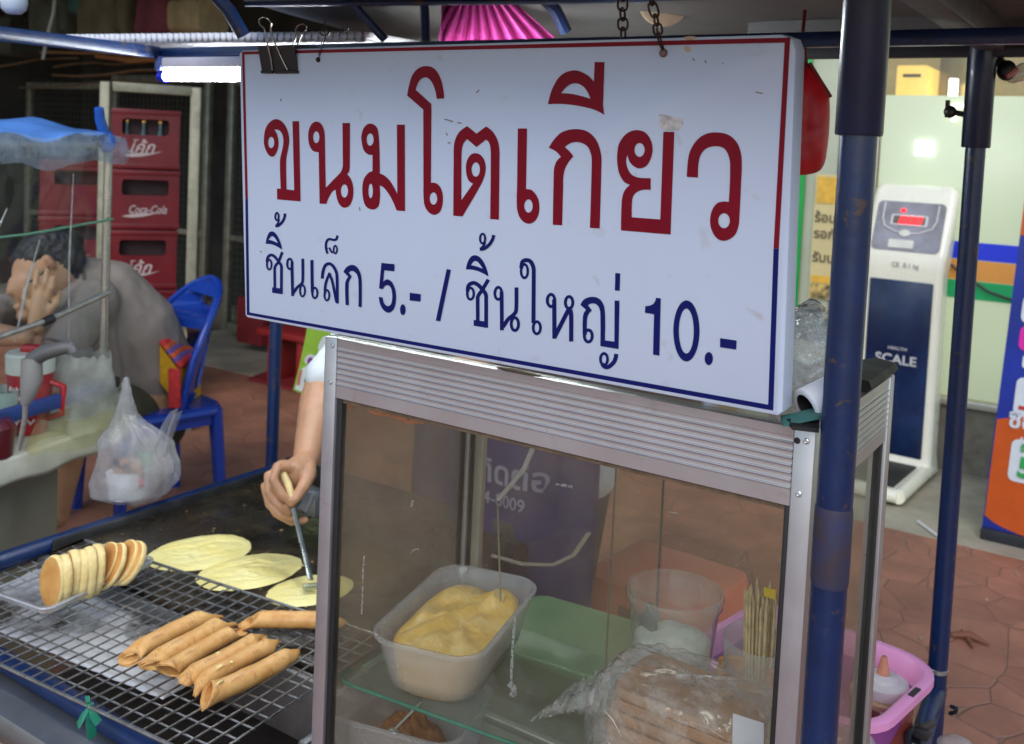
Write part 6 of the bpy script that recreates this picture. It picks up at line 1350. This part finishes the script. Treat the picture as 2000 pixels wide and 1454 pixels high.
for i, ((ax, ay), (bx, by)) in enumerate(specs):
    rr = .0172 if i in (5, 6) else .0160
    a = at_z(ax, ay, RZ + rr); b = at_z(bx, by, RZ + rr); d = (b - a); L_ = d.length; d.normalize(); sid = d.cross(up).normalized(); base = (a + b) / 2; base = Vector((base.x, base.y, RZ + .0017))
    t = thing('rolled_crepe', labs[i], 'crepe roll', base, 0, 'rolled crepes on the wire rack')
    mb = MB(); ph = random.uniform(1.2, 2.4)
    mouth = i in (2, 5)
    def sheetf(u, v, i=i):
        th = ph + u * 2 * math.pi * (1.42 if mouth else 2.3)
        r = rr * ((1 - .20 * (1 - u)) if mouth else (.30 + .70 * u ** .7))
        en = max(0, .12 - v) / .12; en2 = max(0, v - .86) / .14
        r *= 1 + .07 * nz((v * 3, u * 2, i), 2) + (.16 * en if mouth else .03 * en) - .22 * en2
        sk = (.012 * math.cos(th - 1.0 + i) - .004) * (1 - v) ** 6 + (.016 * math.cos(th + .6 + i * .7)) * v ** 6
        fl_ = (.93 if mouth else .93 - .42 * en) - .40 * en2
        z = math.sin(th) * r * fl_ - (rr * (.93 - fl_)); wd = 1 + .18 * (.93 - fl_); bend = .005 * math.sin(v * math.pi) * (1 if i % 2 else -.6)
        return a + d * (L_ * v + sk) + sid * (math.cos(th) * r * wd + bend) + up * (z + .0006 * nz((v * 20, u * 12, i), 1))
    mb.grid(sheetf, 46, 36); mb.build('wrapper', [rollm, rollin], t, 180, mods=lambda o: [setattr(m, 'material_offset', 0) or setattr(m, 'thickness', .0017) or setattr(m, 'offset', -1) for m in [o.modifiers.new('thickness', 'SOLIDIFY')]])
    spots = {2: [], 3: [.40], 4: [.30, .40], 5: [.14], 0: [], 1: [], 6: []}[i]
    if spots:
        mb = MB()
        for v in spots:
            c = a + d * (L_ * v) + up * rr * .80 - RF * rr * .62 + sid * random.uniform(-.002, .002)
            if i == 5: mb.tube([c + d * (math.cos(k * .6) * .0055) + (up * .6 + RX * .2) * (math.sin(k * .6) * .005) for k in range(9)], .0016, 6)
            else:
                for k in range(3): mb.ball(c + d * random.uniform(-.005, .005) + up * random.uniform(-.002, .001), (random.uniform(.002, .004), .002, .0016), sub=2)
        mb.build('custard_spot', cream_s, t)

# tray of folded pancakes
ty = thing('pancake_tray', 'clear plastic tray holding a row of small pancakes on the rack', 'tray', at_z(150, 1140, RZ + .004))
c4 = [at_z(*p, RZ + .022) for p in ((2, 1150), (72, 1200), (292, 1098), (212, 1062))]
ctr = sum(c4, Vector()) / 4; axl = ((c4[2] + c4[3]) / 2 - (c4[0] + c4[1]) / 2); lx = axl.length / 2; wx = ((c4[1] - c4[0]).length + (c4[2] - c4[3]).length) / 4
ang = math.atan2(axl.y, axl.x)
mb = MB(); container(mb, Vector((ctr.x, ctr.y, RZ + .0022)), ang, (lx - .012, wx - .010), (lx - .004, wx - .004), .022, .014, .0010, .008); mb.build('body', sheet('tray_clear', (.96, .97, .98), (.85, .87, .9), .12, .36, .08, 30, 2.2), ty, 50)
pk_rim = mat('pancake_rim', (.80, .60, .22), .7, var=.0, col2=(.86, .70, .34), scale=30, bump=.7, bscale=110, sss=.1); pk_face = mat('pancake_brown', (.50, .21, .045), .55, var=.0, col2=(.70, .40, .12), thr=(.3, .7), scale=22, bump=.15, bscale=60)
mb = MB(); ca_, sa_ = math.cos(ang), math.sin(ang); mb.tube([Vector((ctr.x + x * ca_ - y * sa_, ctr.y + x * sa_ + y * ca_, RZ + .0235)) for x, y in rrect(lx + .003, wx + .003, .018, 5)], .0022, 8, closed=True); mb.build('rim', sheet('tray_rim', (.97, .98, 1), (.92, .94, .97), .45, .75, .08, 60, 3.0), ty, 180)  # lip highlight put in as a whitish film
axn = axl.normalized(); sd2 = axn.cross(up).normalized()
plabs = ['frontmost pancake in the tray, brown face showing', 'second pancake in the tray row from the front', 'third pancake in the tray row from the front', 'fourth pancake in the tray row from the front', 'fifth pancake in the tray row, middle of the row', 'sixth pancake in the tray row, leaning forward', 'seventh pancake in the tray with large brown face', 'eighth pancake in the tray, thin rim behind a brown face', 'ninth pancake in the tray with brown top face', 'rearmost pancake leaning at the far end of the tray']
pxs = [(104, 1136), (123, 1131), (142, 1124), (158, 1122), (172, 1118), (187, 1112), (205, 1103), (218, 1106), (238, 1100), (254, 1099)]
for i, (x, y) in enumerate(pxs):
    rz_ = .047 if i < 6 else .044; rw = .032
    lean = [.10, .05, .05, .08, .05, .10, .55, .50, .62, .60][i]
    c = at_z(x, y, RZ + .048 if i < 6 else RZ + .046)
    kv = [.62, .34, .30, .30, .30, .30, .55, .5, .6, .55][i]; vh = Vector((-.80, .60, 0)); ph_ = Vector((.6, .8, 0))
    nrm = (ph_ * math.sqrt(1 - kv * kv) + vh * kv).normalized(); v_ = (up * math.cos(lean) + nrm * math.sin(lean)).normalized(); u_ = nrm.cross(up).normalized(); nn = u_.cross(v_).normalized(); nn = nn if nn.dot(nrm) > 0 else -nn
    t = thing('folded_pancake', plabs[i], 'pancake', Vector((c.x, c.y, c.z - rz_)), 0, 'pancakes standing in the clear tray')
    th_ = (.0175 if i < 6 else .0145) * random.uniform(.82, 1.1); rz_ *= random.uniform(.94, 1.05); rw *= random.uniform(.93, 1.05)
    def loop(k, sc_, n=40): return [c + nn * k + (u_ * (math.cos(2 * math.pi * q / n) * rw) + v_ * (math.sin(2 * math.pi * q / n) * rz_)) * (sc_ * (1 + .07 * nz((math.cos(2 * math.pi * q / n) * 1.5, math.sin(2 * math.pi * q / n) * 1.5, i * 3.3), 1) + .015 * nz((math.cos(2 * math.pi * q / n) * 6, math.sin(2 * math.pi * q / n) * 6, i), 1))) for q in range(n)]
    mb = MB(); mb.loft([loop(-th_ / 2 + .0016, .93), loop(-th_ / 2 + .0028, .975), loop(-.001, 1.0), loop(.0015, 1.0), loop(th_ / 2 - .0028, .975), loop(th_ / 2 - .0016, .93)], False, False); mb.build('rim', pk_rim, t, 180)
    mb = MB(); mb.loft([loop(-th_ / 2 + .0016, .935), loop(-th_ / 2 + .0004, .86), loop(-th_ / 2, .6), loop(-th_ / 2, .05)], False, True); mb.loft([loop(th_ / 2 - .0016, .935), loop(th_ / 2 - .0004, .86), loop(th_ / 2, .6), loop(th_ / 2, .05)], False, True); mb.build('face', pk_face, t, 180)

# batter spread on the griddle
bat = mat('batter_yellow', (.86, .74, .26), .36, var=.06, scale=12, col2=(.88, .82, .42), thr=(.4, .75), bump=.3, bscale=150)
for (p0, p1, hw, lab, sd3) in (((286, 1095), (492, 1064), 1.0, 'oval of pale batter farthest from the cabinet on the griddle', 1), ((383, 1133), (588, 1100), 1.0, 'middle oval of pale batter with ridged surface on the griddle', 2), ((519, 1166), (690, 1140), 1.0, 'yellow oval of batter under the spatula beside the cabinet', 3)):
    z0 = GZ - .0015; a, b = at_z(*p0, z0), at_z(*p1, z0); c = (a + b) / 2; d = (b - a) / 2; cpx = ((p0[0] + p1[0]) / 2, (p0[1] + p1[1]) / 2)
    hpx = 33 if sd3 < 3 else 30; e = (at_z(cpx[0], cpx[1] - hpx, z0) - at_z(cpx[0], cpx[1] + hpx, z0)) / 2
    dn = d.normalized(); e = e - dn * e.dot(dn) * .25
    mb = MB()
    def batf(u, v):
        th = 2 * math.pi * u; x = math.cos(th) * v; y = math.sin(th) * v
        w_ = 1 + .035 * nz((math.cos(th) * 1.5, math.sin(th) * 1.5, sd3), 1.3) + .016 * nz((math.cos(th) * 7, math.sin(th) * 7, sd3), 1)
        wob = 1.6 * nz((x * 2.2, y * 2.2, sd3)) + .8 * nz((x * 5, y * 5, sd3 + 4))
        h = .0055 * (1 - v ** 6) + (.0011 * math.sin((abs(y) * 1.6 + .5 * x * x) * 11 + 4 * wob) + .0014 * wob * .6) * (1 - v ** 3) * (.5 if sd3 == 3 else 1)
        return c + d * (x * w_) + e * (y * w_) + up * (h + .0002)
    mb.grid(batf, 90, 44, cu=True)
    tag(mb.build('batter_oval', bat, None, 180), lab, 'batter', 'ovals of batter on the griddle')
mb = MB()
for (x, y, r) in ((552, 1113, .003), (585, 1109, .0045), (591, 1105, .003), (545, 1120, .002)): mb.ball(at_z(x, y, GZ), (r, r, r * .5), sub=2)
tag(mb.build('batter_drops', bat), 'tiny drips of batter between the ovals near the spatula', 'batter')['kind'] = 'stuff'
"""VENDOR"""
# ================================================================== VENDOR
skin = mat('skin_vendor', (.46, .245, .135), .42, var=.14, scale=26, sss=.08, bump=.35, bscale=260, wear=((.55, .24, .16), 34, .5, .75, .45))
vt = thing('person', 'vendor in white shirt and navy apron reaching to the griddle with a spatula', 'person', (-1.27, 2.06, 0))
D = at_d
mb = MB()
sh_ = Vector((-1.47, 1.84, 1.17)); el = at_d(634, 745, 2.30); wr = at_d(598, 895, 2.12)
mb.capsule([sh_, sh_.lerp(el, .5), el], [.050, .046, .040], 14)
mb.capsule([el, el.lerp(wr, .3), el.lerp(wr, .7), wr], [.0425, .0455, .036, .0285], 16)
# hand: palm and five fingers closed round the handle
hd = 2.06
mb.capsule([D(595, 905, 2.10), D(578, 922, hd), D(556, 945, hd)], [.026, .030, .027], 14)
mb.capsule([D(552, 922, hd), D(543, 960, hd + .012)], [.025, .022], 12)
mb.ball(D(574, 930, hd + .01), (.034, .030, .026))
def finger(pts, r): mb.capsule([D(*p) for p in pts], r, 10)
finger([(568, 915, 2.045), (541, 912, 2.02), (533, 938, 2.00), (552, 968, 1.995), (570, 984, 2.0)], [.0115, .0115, .0105, .0098, .0085])
finger([(552, 918, 2.06), (524, 930, 2.04), (526, 962, 2.015), (548, 990, 2.005), (566, 1000, 2.01)], [.0115, .0115, .0105, .0098, .0085])
finger([(546, 935, 2.07), (517, 950, 2.06), (526, 985, 2.03), (552, 1008, 2.02), (574, 1012, 2.025)], [.011, .011, .010, .0095, .0085])
finger([(548, 950, 2.085), (522, 970, 2.08), (538, 1002, 2.06), (570, 1020, 2.05), (596, 1016, 2.05)], [.0105, .0105, .0095, .009, .008])
finger([(601, 908, 2.09), (604, 928, 2.05), (592, 952, 2.015), (578, 974, 2.0)], [.0185, .0155, .0132, .0105])
organic('arm', mb, .0036, skin, vt, 5)
mb = MB(); fac = Vector((-.25, -1, 0)).normalized()
hc = Vector((-1.31, 1.93, 1.46)); hr = fac.to_track_quat('X', 'Z').to_matrix()
mb.capsule([(-1.29, 2.0, 1.22), (-1.30, 1.96, 1.38)], [.058, .052], 14); mb.ball(hc, (.098, .075, .115), hr); mb.ball(hc + fac * .035 - Vector((0, 0, .055)), (.062, .058, .065), hr)
mb.capsule([hc + fac * .095 + Vector((0, 0, .012)), hc + fac * .112 - Vector((0, 0, .022))], [.010, .015], 8); mb.ball(hc + fac * .088 - Vector((0, 0, .055)), (.014, .024, .008), hr)
for s in (-1, 1):
    sv = fac.cross(up) * s; mb.ball(hc + sv * .076 - fac * .005 - Vector((0, 0, .005)), (.018, .010, .030), hr); mb.ball(hc + fac * .082 + sv * .032 + Vector((0, 0, .014)), (.012, .014, .009), hr)
lsh = Vector((-1.09, 1.98, 1.17)); lel = Vector((-1.02, 2.10, .95)); lha = Vector((-1.10, 1.93, 1.10))
mb.capsule([lsh, lel], [.05, .04], 12); mb.capsule([lel, lha], [.041, .028], 12); mb.ball(lha + Vector((0, -.03, -.02)), (.03, .035, .02))
for k in range(4): mb.capsule([lha + Vector((-.02 + .014 * k, -.045, -.02)), lha + Vector((-.022 + .015 * k, -.08, -.04)), lha + Vector((-.02 + .013 * k, -.085, -.065))], [.009, .0085, .007], 8)
mb.capsule([lha + Vector((.025, -.02, -.01)), lha + Vector((.045, -.05, -.02)), lha + Vector((.04, -.075, -.03))], [.011, .010, .008], 8)
organic('head_and_arm', mb, .007, skin, vt, 4)
mb = MB(); mb.ball(hc + Vector((0, 0, .03)) - fac * .022, (.105, .086, .105), hr); mb.ball(hc - fac * .07 - Vector((0, 0, .03)), (.05, .06, .06), hr)
organic('hair', mb, .008, mat('hair_black', (.012, .011, .010), .5), vt, 3)
shirt = mat('shirt_white', (.66, .70, .72), .8, var=.06, scale=12, bump=.35, bscale=25)
mb = MB(); mb.capsule([(-1.27, 2.08, .72), (-1.27, 2.07, .95), (-1.28, 2.02, 1.12)], [.135, .14, .13], 18); mb.capsule([(-1.16, 2.08, .74), (-1.15, 2.06, .95), (-1.15, 2.0, 1.10)], [.11, .11, .10], 16); mb.capsule([(-1.41, 2.07, .74), (-1.41, 2.04, .95), (-1.42, 1.95, 1.10)], [.12, .12, .10], 16)
mb.capsule([(-1.45, 1.88, 1.16), (-1.11, 2.0, 1.17)], [.065, .065], 14)
cuff = sh_.lerp(el, .80); mb.capsule([sh_, sh_.lerp(el, .5), cuff], [.066, .062, .060], 16); mb.capsule([lsh, lsh.lerp(lel, .7)], [.062, .058], 14)
cf = at_d(640, 735, 2.29); mb.capsule([cuff, cf], [.058, .052], 14)
wrinkle(organic('shirt', mb, .008, shirt, vt, 4), .008, 12, 5)
mb = MB(); mb.capsule([(-1.36, 2.10, .72), (-1.37, 2.06, .42), (-1.37, 2.10, .06)], [.105, .075, .05], 14); mb.capsule([(-1.17, 2.10, .72), (-1.16, 2.06, .42), (-1.16, 2.10, .06)], [.105, .075, .05], 14)
organic('trousers', mb, .012, mat('trouser_dark', (.03, .03, .035), .8, var=.2), vt, 4)
mb = MB()
for x in (-1.37, -1.16): mb.ball((x, 2.05, .035), (.045, .11, .035))
mb.build('shoe', mat('black_plastic', (.012, .012, .013), .4), vt)
# apron: curved cloth over the front of the body
apm = mat('apron_navy', (.010, .009, .095), .8, var=.12, scale=14, bump=.35, bscale=30)
def apf(u, v):
    z = .38 + .74 * v; w_ = .262 if z < .86 else .262 - .15 * min(1, (z - .86) / .2)
    th = (u - .5) * 2
    x = -1.265 + th * w_; y = 2.085 - .175 * math.sqrt(max(.02, 1 - (th * .80) ** 2)) * 1.0 - .02 - .05 * max(0, z - .95) - .03 * max(0, .75 - z)
    return Vector((x, y - .03 + .010 * nz((x * 9, z * 4, 0)) + .006 * math.sin(x * 42 + z * 6 + 3 * nz((x * 3, z * 3, 5))) * min(1, max(0, (1.0 - z) * 3)), z))
mb = MB(); mb.grid(apf, 40, 44); mb.build('apron', apm, vt, 180, mods=solidify(.004))
mb = MB()
def apt(s, zc, x0, hgt):
    m2 = MB(); fs = text_into(m2, s, Vector((0, 0, 0)), Vector((1, 0, 0)), Vector((0, 0, 1)), hgt, bold=.02)
    for v in m2.bm.verts:
        x = x0 + v.co.x; z = zc + v.co.z; p = apf(((x + 1.265) / .245 + 1) / 2 if z < .86 else .5 + (x + 1.265) / (2 * (.245 - .15 * min(1, (z - .86) / .2))), (z - .38) / .74); v.co = Vector((x, p.y - .006, z))
    me = bpy.data.meshes.new('tmp'); m2.bm.to_mesh(me); m2.bm.free(); mb.bm.from_mesh(me); bpy.data.meshes.remove(me)
apt('ติดต่อ', .735, -1.285, .075); apt('-4-8009', .685, -1.275, .04)
mb.build('apron_print', mat('apron_print', (.20, .20, .30), .6), vt, smooth=False)
mb = MB(); mb.tube([at_d(960, 1085, 2.13), at_d(1020, 1102, 2.11), at_d(1080, 1104, 2.11), at_d(1120, 1085, 2.14), at_d(1148, 1045, 2.2), at_d(1160, 1000, 2.3)], .007, 8, flat=.4); mb.build('apron_tie', mat('apron_tie', (.20, .16, .13), .7), vt)

# spatula in the hand
tip = at_z(606, 1152, GZ + .010); top_ = D(553, 925, 2.03); mid = D(577, 992, 2.0)
t = thing('spatula', 'thin steel batter spatula with yellow handle held over the griddle', 'spatula', tip)
mb = MB(); mb.tube([mid + RX * -.004, D(590, 1060, 1.99), tip + Vector((0, 0, .02))], [.0055, .0062, .0068], 10, flat=.35); mb.build('shaft', mat('spat_steel', (.34, .37, .33), .3, .8, var=.25, scale=30), t)
mb = MB(); mb.tube([top_, D(563, 948, 2.01), D(572, 978, 1.998)], [.0072, .0078, .0070], 12); mb.build('handle', mat('spat_yellow', (.72, .56, .26), .45, var=.2, scale=40), t)
mb = MB(); mb.box(tip + Vector((0, 0, .006)), (.030, .012, .012), Matrix.Rotation(.9, 3, 'Z'), .004); mb.build('blade', mat('spat_blade', (.40, .42, .28), .4, .5), t)
mb = MB(); mb.tube([D(605, 965, 2.14), D(598, 985, 2.13), D(590, 1000, 2.12)], .012, 8); mb.box(D(612, 980, 2.2), (.04, .03, .06), None, .006); tag(mb.build('small_pot', mat('pot_grey', (.28, .28, .30), .4, .6)), 'small grey pot partly hidden behind the vendor hand', 'pot')
